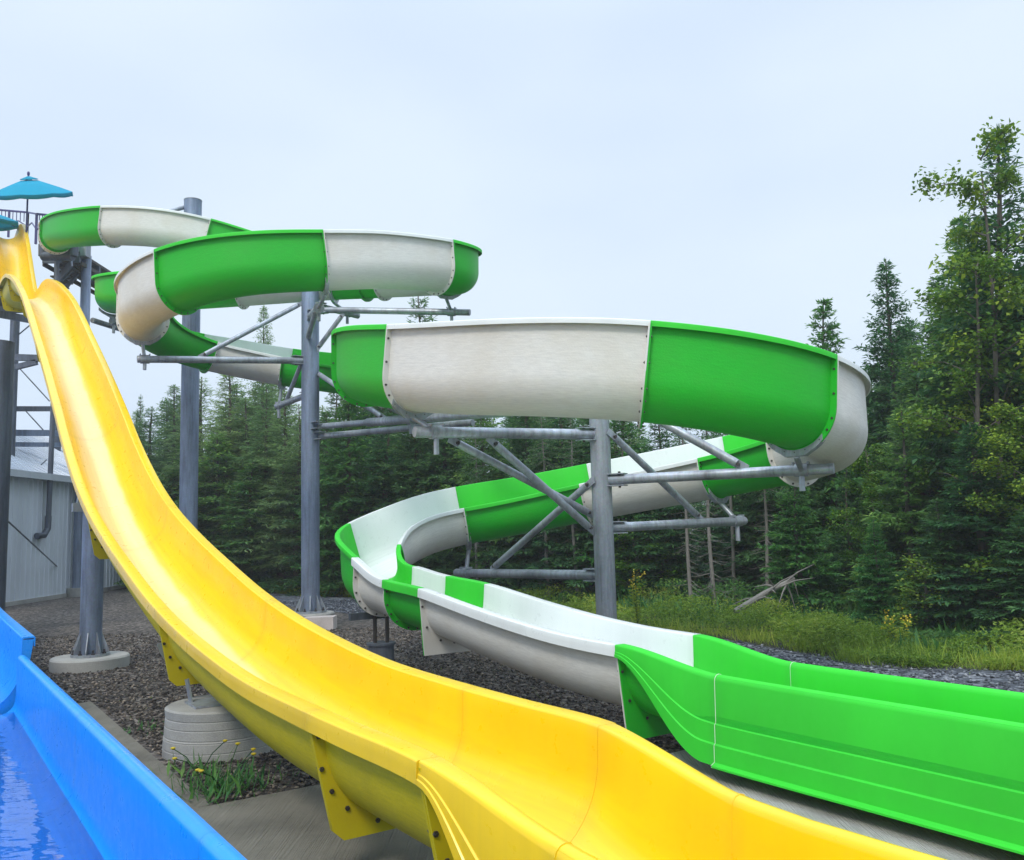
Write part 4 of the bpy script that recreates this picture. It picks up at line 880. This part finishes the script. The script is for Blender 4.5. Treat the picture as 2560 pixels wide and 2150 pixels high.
for i in range(2): KIND['sparse%d' % i] = (conifer(50+i, 8, 1.5, .22, whorl=.36, per=6, dens=1.2, sprL=.2, sprW=.055, mat=M_spruce, droop=.1, gap=.12), 8.)
for i in range(2): KIND['larch%d' % i] = (conifer(60+i, 11, 1.9, .15, whorl=.32, per=7, dens=1.15, sprL=.25, sprW=.045, mat=M_larch, droop=.2, gap=.05), 11.)
for i in range(3): KIND['bare%d' % i] = (conifer(70+i, 9.5, 1.25, .50+.07*i, whorl=.24, per=4, dens=1., dead=True, mat=M_spruce, trunk=.0085), 9.5)
for i in range(3): KIND['maple%d' % i] = (maple(80+i, 6.5, 2.3, .095, 12, nleaf=62), 6.5)
for i in range(2): KIND['openmaple%d' % i] = (maple(86+i, 8.6, 2.6, .105, 8, nleaf=34, low=.35), 8.6)
KIND['sapling0'] = (maple(90, 2.6, 1.1, .085, 6, None, .1, 26), 2.6); KIND['sapling1'] = (maple(91, 3.0, 1.2, .085, 6, None, .1, 26), 3.0)
NAMES = {'openmaple': 'maple_tree', 'spruce': 'spruce_tree', 'fir': 'fir_tree', 'sparse': 'spruce_tree', 'larch': 'larch_tree', 'bare': 'bare_spruce', 'maple': 'maple_tree', 'sapling': 'maple_sapling'}
def tree(kind, px, Y, height=None, topy=None, label=None, group=None, wide=1., rot=None, X=None):
    (tr, cr), h0 = KIND[kind]; X = gx(px, Y, 1.) if X is None else X
    if topy is not None: height = atY(px, topy, Y)[2]
    k = height/h0; root = empty(NAMES[kind.rstrip('0123456789')], (X, Y, -.03), label, 'tree' if 'sapling' not in kind else 'sapling', group)
    root.scale = (k**.65*wide, k**.65*wide, k); root.rotation_euler[2] = R_.uniform(0, 6.28) if rot is None else rot
    link('trunk', tr, root, False); link('crown', cr, root, False); return root
FE = 'trees along the forest edge'
T = tree
# right side, near
T('spruce2', 2545, 16.6, topy=318, label='tall dark spruce at the right picture edge, highest tree', group=FE, wide=1.15)
T('fir1', 2478, 17.8, topy=545, label='full dark fir crown just left of the tallest spruce', group=FE, wide=1.15)
T('spruce3', 2405, 18.6, topy=690, label='dark spruce behind the spreading maple, right of the pointed spruce', group=FE, wide=1.15)
T('openmaple0', 2535, 15.6, topy=335, label='bright green maple with open top in front of the tallest spruce', group=FE, wide=.8, rot=.4)
T('openmaple1', 2485, 15.6, topy=600, label='spreading maple with yellow-green leaves left of the tallest spruce', group=FE, wide=.95, rot=2.2)
T('maple2', 2600, 14.2, topy=980, label='low maple leaning in from the right edge over the undergrowth', group=FE, wide=.9)
T('spruce0', 2258, 21.5, topy=648, label='pointed spruce with upswept branches between round-topped fir and maple', group=FE, wide=1.05)
T('fir1', 2090, 22.0, topy=748, label='round-topped dense fir rising right behind the lowest loop', group=FE, wide=1.1)
T('sparse1', 2165, 23., topy=905, label='thin ragged spruce top just right of the lowest loop', group=FE, wide=.7)
T('spruce3', 2330, 18.5, topy=860, label='broad dark spruce below the maple crown on the right', group=FE, wide=1.2)
T('fir0', 2285, 17.2, topy=1010, label='bluish-green fir standing under the pointed spruce', group=FE, wide=1.1)
T('fir2', 2000, 18.2, topy=1160, label='light green fir below the end of the long support arm', group=FE, wide=1.05)
T('maple0', 2190, 18.2, topy=1090, label='yellow-green maple beside the right bend of the lowest loop', group=FE, wide=.75, rot=4.)
T('spruce1', 2470, 14.9, topy=1050, label='dark green spruce filling the lower right forest edge', group=FE, wide=1.35)
T('spruce0', 2370, 15.2, topy=1240, label='small dark spruce beside a leaning trunk above the grass', group=FE, wide=1.4)
T('fir0', 2190, 16.0, topy=1290, label='ragged low fir with dark trunk at the edge of the yellow grass', group=FE, wide=.85)
T('sparse0', 2130, 19.5, topy=1160, label='scrappy spruce with grey twigs left of the low ragged fir', group=FE)
T('spruce2', 2620, 13.6, topy=1180, label='dark spruce cut by the right edge near the gravel', group=FE, wide=1.4)
T('sapling0', 2300, 15.0, topy=1400, label='bright yellow-green sapling in front of dark spruces', group=FE)
# middle, grey trunks
for k, (px, Y, ty, nm) in enumerate(((1725, 20.2, 1180, 'pale bare-trunked spruce, left of two in the gap under the green hull'), (1780, 19.6, 1130, 'tallest pale bare trunk with curving dead twigs in the gap'), (1832, 21.5, 1180, 'thin bare trunk right of the curving dead twigs'), (1918, 20., 1200, 'slightly leaning grey trunk with peeling bark'), (1193, 25., 1270, 'bare grey trunk below the white inner bend'), (1370, 23.8, 1240, 'straight bare trunk just left of the grey post'), (1440, 23.2, 1260, 'thin bare trunk closest to the grey post'))):
    T('bare%d' % (k % 3), px, Y, topy=ty-260, label=nm, group=FE, wide=.8)
T('maple1', 1440, 25.5, topy=1285, label='small yellow-green maple glowing left of the grey post', group=FE, wide=.8)
T('sapling1', 1590, 22.5, topy=1300, label='bright sapling just right of the grey post', group=FE, wide=1.4)
T('larch1', 655, 36., topy=765, label='feathery larch top showing through left of the middle post', group=FE, wide=.8)
T('sparse0', 1055, 31., topy=728, label='dark pine-like top between the two loops', group=FE, wide=1.25)
T('larch0', 345, 41., topy=985, label='slim pale larch spire right of the yellow slide', group=FE, wide=.6)
T('larch1', 660, 33.5, topy=960, label='tall larch with a grey trunk between back and middle posts', group=FE, wide=1.3)
T('larch0', 560, 35., topy=905, label='big feathery larch right of the thick back post', group=FE, wide=1.5)
T('larch1', 430, 38.5, topy=960, label='soft green larch left of the thick back post', group=FE, wide=1.4)
T('larch0', 740, 31.5, topy=1010, label='lighter larch beside the middle post', group=FE, wide=1.3)
ORD = ['first', 'second', 'third', 'fourth', 'fifth', 'sixth', 'seventh', 'eighth', 'ninth', 'tenth', 'eleventh', 'twelfth', 'thirteenth']
for k, (px, Y, ty) in enumerate(((820, 30.6, 1020), (880, 29.5, 985), (960, 28.8, 1000), (1040, 28, 960), (1130, 27.2, 950), (1220, 26.2, 960), (1320, 25.4, 970), (1400, 24.6, 965), (1480, 24., 975), (1570, 23.4, 990), (1650, 22.8, 1030), (1890, 22.5, 1050), (1960, 21.2, 1010))):
    T(['spruce', 'fir', 'spruce', 'spruce'][k % 4]+str(k % 3), px, Y, topy=ty+R_.uniform(-25, 25), label=ORD[k]+' dark conifer to the right of the middle post in the forest wall', group='forest wall behind the lowest loop', wide=1.3)
for k, (px, Y, ty, lb) in enumerate(((500, 37, 940, 'hazy larch just behind the thick back post'), (610, 34.5, 990, 'full larch in the gap between the thick back post and middle post'), (380, 40, 1015, 'low soft larch beside the pale spire'), (700, 33, 975, 'dense larch touching the left side of the middle post'), (540, 33.5, 1075, 'low bright fir at the foot of the thick back post'), (620, 32.5, 1150, 'low fir in the shade under the larches'), (460, 36., 1110, 'low fir behind the yellow rim left of the thick back post'))):
    T(['larch0', 'larch1', 'larch0', 'larch1', 'fir0', 'fir1', 'fir2'][k], px, Y, topy=ty, label=lb, group=FE, wide=1.75)
for k in range(80):      # deeper rows
    f = R_.random(); px = 300+f*2300; Y0 = np.interp(px, [300, 680, 860, 1160, 1610, 2180, 2600], [44, 38.5, 34.5, 29.5, 26., 22.5, 19.]); Y = Y0+R_.uniform(.5, 9)
    top = np.interp(px, [300, 430, 560, 700, 900, 1100, 1400, 1600, 1700, 1800, 1900, 2050, 2250, 2450, 2600], [1030, 990, 950, 940, 910, 930, 960, 1000, 1085, 1085, 1040, 950, 830, 720, 640])+R_.uniform(-10, 90)
    T(['spruce0', 'spruce1', 'spruce2', 'spruce3', 'fir1', 'larch0', 'sparse0'][k % 7], px, Y, topy=top, label='dark conifer deep in the forest behind the front row', group='conifers deep in the forest', wide=1.5)
for k, px in enumerate((40, 72, 150)): T('larch%d' % (k % 2), px, 60+3*k, topy=1106+10*k, label=['leftmost', 'middle', 'rightmost'][k]+' of three small treetops above the barn roof', group='treetops above the barn', wide=.9)
# fallen log
a, c = atY(1838, 1530, 16.9), atY(1985, 1446, 17.3); lg = empty('fallen_log', tuple(V(a[0], a[1], 0)), 'grey fallen dead log lying at a slant at the forest edge', 'log')
b = MB(); b.tube([a, a+(c-a)*.5+V(0, 0, .03), c], [.065, .055, .035], 10); b.build('stem', M_dead, lg)
rr_ = random.Random(3)
for k in range(12):
    q = a+(c-a)*rr_.uniform(.15, 1); e = q+V(rr_.uniform(-.5, .9), rr_.uniform(-.6, .4), rr_.uniform(-.7, .5)); b = MB(); b.tube([q, (q+e)/2+V(0, 0, .05), e], [.022, .014, .004], 5); b.build('branch', M_dead, lg)
# grass and weeds at the forest edge
def blades(name, area, n, hmin, hmax, mat, seed, wd=.012, spread=.35, tint=(0, 1)):
    rng = np.random.default_rng(seed); P = area(n, rng); n = len(P); h = rng.uniform(hmin, hmax, n)*(.65+.35*np.sin(P[:, 0]*1.9+P[:, 1]*1.3)); az = rng.uniform(0, 6.28, n)
    d = unit(np.stack([np.cos(az)*spread*rng.uniform(.2, 1.2, n), np.sin(az)*spread*rng.uniform(.2, 1.2, n), np.ones(n)], 1)); side = np.stack([-np.sin(az), np.cos(az), 0*az], 1)
    nrm = unit(np.cross(side, d)); base = np.c_[P, np.full(n, -.02)]
    keep = rng.random(n) < np.clip(.45+.55*np.sin(P[:, 0]*2.3+2*np.sin(P[:, 1]*1.9))+.35*np.sin(P[:, 0]*5.1-P[:, 1]*3.7), .12, 1)
    P, h, d, side, nrm, base = P[keep], h[keep], d[keep], side[keep], nrm[keep], base[keep]; n = len(P)
    co, fs = quads_from(base, d, h*rng.choice([.55, .8, 1, 1.25], n), wd*(.6+h)*rng.choice([.7, 1, 1.9], n), nrm, rng.uniform(-.05, .2, n), rng)
    patch = .5+.5*np.sin(P[:, 0]*.9+1.7*np.sin(P[:, 1]*.7)); t = np.clip(tint[0]+(tint[1]-tint[0])*(.25+.45*patch)+rng.normal(0, .16, n), 0, 1)
    return tag(link(name, fastmesh(name, co, fs, mat, np.repeat(t, 4))), kind='stuff')
EDG = np.array([(gx(p, Y), Y) for p, Y in o_out]); EDG = EDG[::-1]
def edge_area(lo, hi):
    def f(n, rng):
        k = rng.uniform(0, len(EDG)-1.001, n); i = k.astype(int); q = EDG[i]+(EDG[i+1]-EDG[i])*(k-i)[:, None]; t = unit(EDG[i+1]-EDG[i]); nn = np.stack([-t[:, 1], t[:, 0]], 1)
        nn = np.where((nn[:, 1] < 0)[:, None], -nn, nn); dd = lo+(hi-lo)*rng.beta(1.1, 1.6, n)+.25*np.sin(q[:, 0]*2.1); return q+nn*dd[:, None]
    return f
tag(blades('tall_grass', edge_area(-.15, 3.0), 80000, .08, .42, M_grass, 5, .009, .9), 'yellow-green tall grass and goldenrod between gravel and forest', None)
tag(blades('undergrowth', edge_area(1.0, 6.), 24000, .15, .6, M_fir, 6, .045, 1.1), 'dark leafy undergrowth at the feet of the trees', None)
tag(blades('sparse_weeds', lambda n, rng: np.stack([rng.uniform(-9, 9, n), rng.uniform(8, 13, n)], 1)[:0+n], 0+260, .04, .16, M_grass, 8, .02, .9, (0, .5)), 'small scattered weeds in the gravel', None)
def leaf_cloud(name, area, n, hmax, mat, seed, label, L=.07):
    rng = np.random.default_rng(seed); P = area(n, rng); keep = rng.random(len(P)) < np.clip(.5+.5*np.sin(P[:, 0]*2.7+2*np.sin(P[:, 1]*2.3))+.3*np.sin(P[:, 0]*6.1-P[:, 1]*4.2), .08, 1); P = P[keep]; n = len(P)
    hm = hmax*np.clip(.55+.45*np.sin(P[:, 0]*1.7+1.3*np.sin(P[:, 1]*2.1)+.6), .25, 1); z = hm*rng.random(n)**.7; az = rng.uniform(0, 6.28, n); d = unit(np.stack([np.cos(az), np.sin(az), rng.uniform(-.3, 1.0, n)], 1)); nm = unit(np.cross(d, unit(rng.normal(0, 1, (n, 3)))))
    co, fs = quads_from(np.c_[P, z], d, L*rng.uniform(.5, 1.4, n), L*.3*rng.uniform(.6, 1.4, n), nm, rng.uniform(0, .2, n), rng); patch = .5+.5*np.sin(P[:, 0]*1.1+2*np.sin(P[:, 1]*.8))
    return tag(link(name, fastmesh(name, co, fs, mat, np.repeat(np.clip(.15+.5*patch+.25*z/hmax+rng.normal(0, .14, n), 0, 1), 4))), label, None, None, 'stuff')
leaf_cloud('meadow_weeds', edge_area(-.1, 3.2), 130000, .52, M_grass, 31, 'bushy yellow-green meadow weeds between gravel and forest')
leaf_cloud('shade_weeds', edge_area(2.2, 6.), 60000, .7, M_fir, 32, 'dark green leafy plants under the first trees', .10)
# goldenrod
M_gold = simple('goldenrod_flower', (.55, .42, .02), .7)
for k, (px, Y, h, lb) in enumerate(((1592, 17.4, 1.05, 'tall goldenrod with yellow plume right of the grey post'), (2240, 13.6, .5, 'low goldenrod with pale flowers beside the ragged fir'))):
    X = gx(px, Y, .5); root = empty('goldenrod', (X, Y, 0), lb, 'plant', 'goldenrod plants'); rng = np.random.default_rng(300+k)
    for s_ in range(5):
        a = rng.uniform(0, 6.28); e = V(X+math.cos(a)*.16, Y+math.sin(a)*.16, h*rng.uniform(.75, 1)); b = MB(); b.tube([(X, Y, 0), (X+(e[0]-X)*.4, Y+(e[1]-Y)*.4, h*.5), e], [.008, .006, .003], 4); b.build('stalk', M_fir, root)
        n = 46; zq = rng.uniform(.1, .95, n); base = np.stack([X+(e[0]-X)*zq, Y+(e[1]-Y)*zq, e[2]*zq], 1); az = rng.uniform(0, 6.28, n); d = unit(np.stack([np.cos(az), np.sin(az), rng.uniform(-.1, .7, n)], 1))
        co, fs = quads_from(base, d, np.full(n, .11), np.full(n, .025), unit(np.cross(d, rng.normal(0, 1, (n, 3)))), np.full(n, .05), rng); link('leaves', fastmesh('leaves', co, fs, M_grass, np.repeat(rng.uniform(.2, .6, n), 4)), root)
        n = 16; base = e+rng.normal(0, 1, (n, 3))*V(.03, .03, .07); d = unit(rng.normal(0, 1, (n, 3))); co, fs = quads_from(base, d, np.full(n, .04), np.full(n, .025), unit(np.cross(d, rng.normal(0, 1, (n, 3)))), np.full(n, .0), rng); tag(link('flower_plume', fastmesh('plume', co, fs, M_gold), root), kind='stuff')
# weed clump by the pier
def weed(p, n, h, label, flowers, seed, name='weed_clump'):
    root = empty(name, tuple(p), label, 'weeds', 'weeds in the gravel'); rng = np.random.default_rng(seed)
    az = rng.uniform(0, 6.28, n); d = unit(np.stack([np.cos(az)*.8, np.sin(az)*.8, rng.uniform(.4, 1.6, n)], 1)); base = np.array(p)+np.c_[rng.normal(0, .16, (n, 2)), np.zeros(n)]
    L = rng.uniform(.5, 1., n)*h; nm = unit(np.cross(np.stack([-np.sin(az), np.cos(az), 0*az], 1), d)); co, fs = quads_from(base, d, L, rng.choice([.006, .01, .03], n), nm, rng.uniform(-.15, .25, n), rng)
    link('leaves', fastmesh('leaves', co, fs, M_fir, np.repeat(rng.uniform(.2, .9, n), 4)), root)
    for k in range(flowers):
        a = rng.uniform(0, 6.28); e = np.array(p)+V(math.cos(a)*.22, math.sin(a)*.22, h*rng.uniform(.7, 1.25)); b = MB(); b.tube([np.array(p)+V(0, 0, .0), (np.array(p)+e)/2+V(0, 0, .04), e], .004, 4); b.build('stalk', M_fir, root)
        b = MB(); b.lathe([(.004, -.01), (.02, 0), (.022, .008), (.006, .014)], e, 8); b.build('flower', M_gold, root)
g0 = PT(2.02, 7.15, 0)
weed(PT(2.12, 7.25), 190, .27, 'green weed clump with yellow flowers in the slab corner below the pier', 5, 1)
weed(PT(2.1, 7.9), 50, .25, 'small weed tuft against the front of the pier', 3, 2); weed(PT(2.2, 10.1), 40, .1, 'low green tuft beside the narrow concrete strip', 0, 3); weed(PT(2.75, 7.3), 16, .14, 'tiny leafy weed under the yellow hull at the slab edge', 0, 4)
weed(PT(5.5, 7.4), 60, .18, 'dark green weeds under the white hull beside the green run-out', 0, 5)
# ------------------------------------------------------------------ loose stones
def stones(name, area, n, smin, smax, mat, seed, label):
    rng = np.random.default_rng(seed); P = area(n, rng); n = len(P)
    base = np.array([(1, 0, 0), (.3, .9, 0), (-.8, .6, 0), (-.9, -.5, 0), (.2, -1, 0), (.1, .05, .75), (-.1, -.1, -.5)]); F_ = np.array([(0, 1, 5), (1, 2, 5), (2, 3, 5), (3, 4, 5), (4, 0, 5), (1, 0, 6), (2, 1, 6), (3, 2, 6), (4, 3, 6), (0, 4, 6)])
    s_ = rng.uniform(smin, smax, n)*rng.uniform(.6, 1.2, n); v = base[None]*(1+rng.normal(0, .22, (n, 7, 3)))*s_[:, None, None]*np.stack([np.ones(n), rng.uniform(.5, .9, n), rng.uniform(.4, .9, n)], 1)[:, None]
    az = rng.uniform(0, 6.28, n); tl = rng.normal(0, .3, n); ca, sa, ct, st = np.cos(az), np.sin(az), np.cos(tl), np.sin(tl)
    x = v[..., 0]*ct[:, None]-v[..., 2]*st[:, None]; z = v[..., 0]*st[:, None]+v[..., 2]*ct[:, None]; y = v[..., 1]
    co = np.stack([x*ca[:, None]-y*sa[:, None]+P[:, :1], x*sa[:, None]+y*ca[:, None]+P[:, 1:2], z-.004+s_[:, None]*.2], 2).reshape(-1, 3)
    fs = (F_[None]+np.arange(n)[:, None, None]*7).reshape(-1, 3); o = link(name, fastmesh(name, co, fs, mat, np.repeat(rng.random(n)**1.6, 7))); return tag(o, label, None, None, 'stuff')
def stonemat(name, a, b_, c):
    m, nd, lk, bs = newmat(name); at = nd.new('ShaderNodeAttribute'); at.attribute_name = 'tint'; r = ramp(nd, lk, at.outputs['Fac'], [(0, a), (.6, b_), (1, c)]); lk.new(r.outputs[0], bs.inputs['Base Color']); bs.inputs['Roughness'].default_value = .8; return m
def inpoly(P, poly):
    x, y = P[:, 0], P[:, 1]; ins = np.zeros(len(P), bool); q = np.array(poly); j = len(q)-1
    for i in range(len(q)):
        c = ((q[i, 1] > y) != (q[j, 1] > y)) & (x < (q[j, 0]-q[i, 0])*(y-q[i, 1])/(q[j, 1]-q[i, 1]+1e-12)+q[i, 0]); ins ^= c; j = i
    return ins
def yard(n, rng):
    Y = 5.5+13.5*rng.random(n)**1.5; X = np.interp(rng.random(n), [0, 1], [0, 1])*(Y*.62+3)*1.35-Y*.62; P = np.stack([X, Y], 1); p, t = P@nR[:2], P@uR[:2]
    slabm = ((t < 7.0) & (p < 3.45)) | ((t < 5.9) & (p > 3.4)) | ((p < 1.97) & (t < 12.32)); return P[~slabm & inpoly(P, gy) & ~inpoly(P, GP)]
stones('gravel_stones', yard, 80000, .011, .032, stonemat('brown_stone', (.019, .016, .014), (.095, .074, .058), (.33, .27, .21)), 21, 'loose dark brown gravel stones')
def pathst(n, rng):
    P = np.stack([rng.uniform(-10, 8, n), rng.uniform(9, 27, n)], 1); return P[inpoly(P, GP)]
stones('path_stones', pathst, 60000, .018, .045, stonemat('blue_grey_stone', (.03, .034, .042), (.095, .105, .125), (.3, .31, .33)), 22, 'loose blue-grey gravel stones')

# ------------------------------------------------------------------ damp air
b = MB(); b.box((0, 70, 7.2), (330, 290, 16.8)); hz = b.build('haze', [], None, 0); tag(hz, 'thin damp haze in the air', None, None, 'stuff')
hm = bpy.data.materials.new('haze_air'); hm.use_nodes = True; hn = hm.node_tree; hn.nodes.clear(); ho = hn.nodes.new('ShaderNodeOutputMaterial'); pv_ = hn.nodes.new('ShaderNodeVolumePrincipled')
pv_.inputs['Color'].default_value = (.92, .95, 1, 1); pv_.inputs['Density'].default_value = .0011; pv_.inputs['Anisotropy'].default_value = .0
hn.links.new(pv_.outputs[0], ho.inputs['Volume']); hz.data.materials.append(hm); sc.cycles.volume_bounces = 1
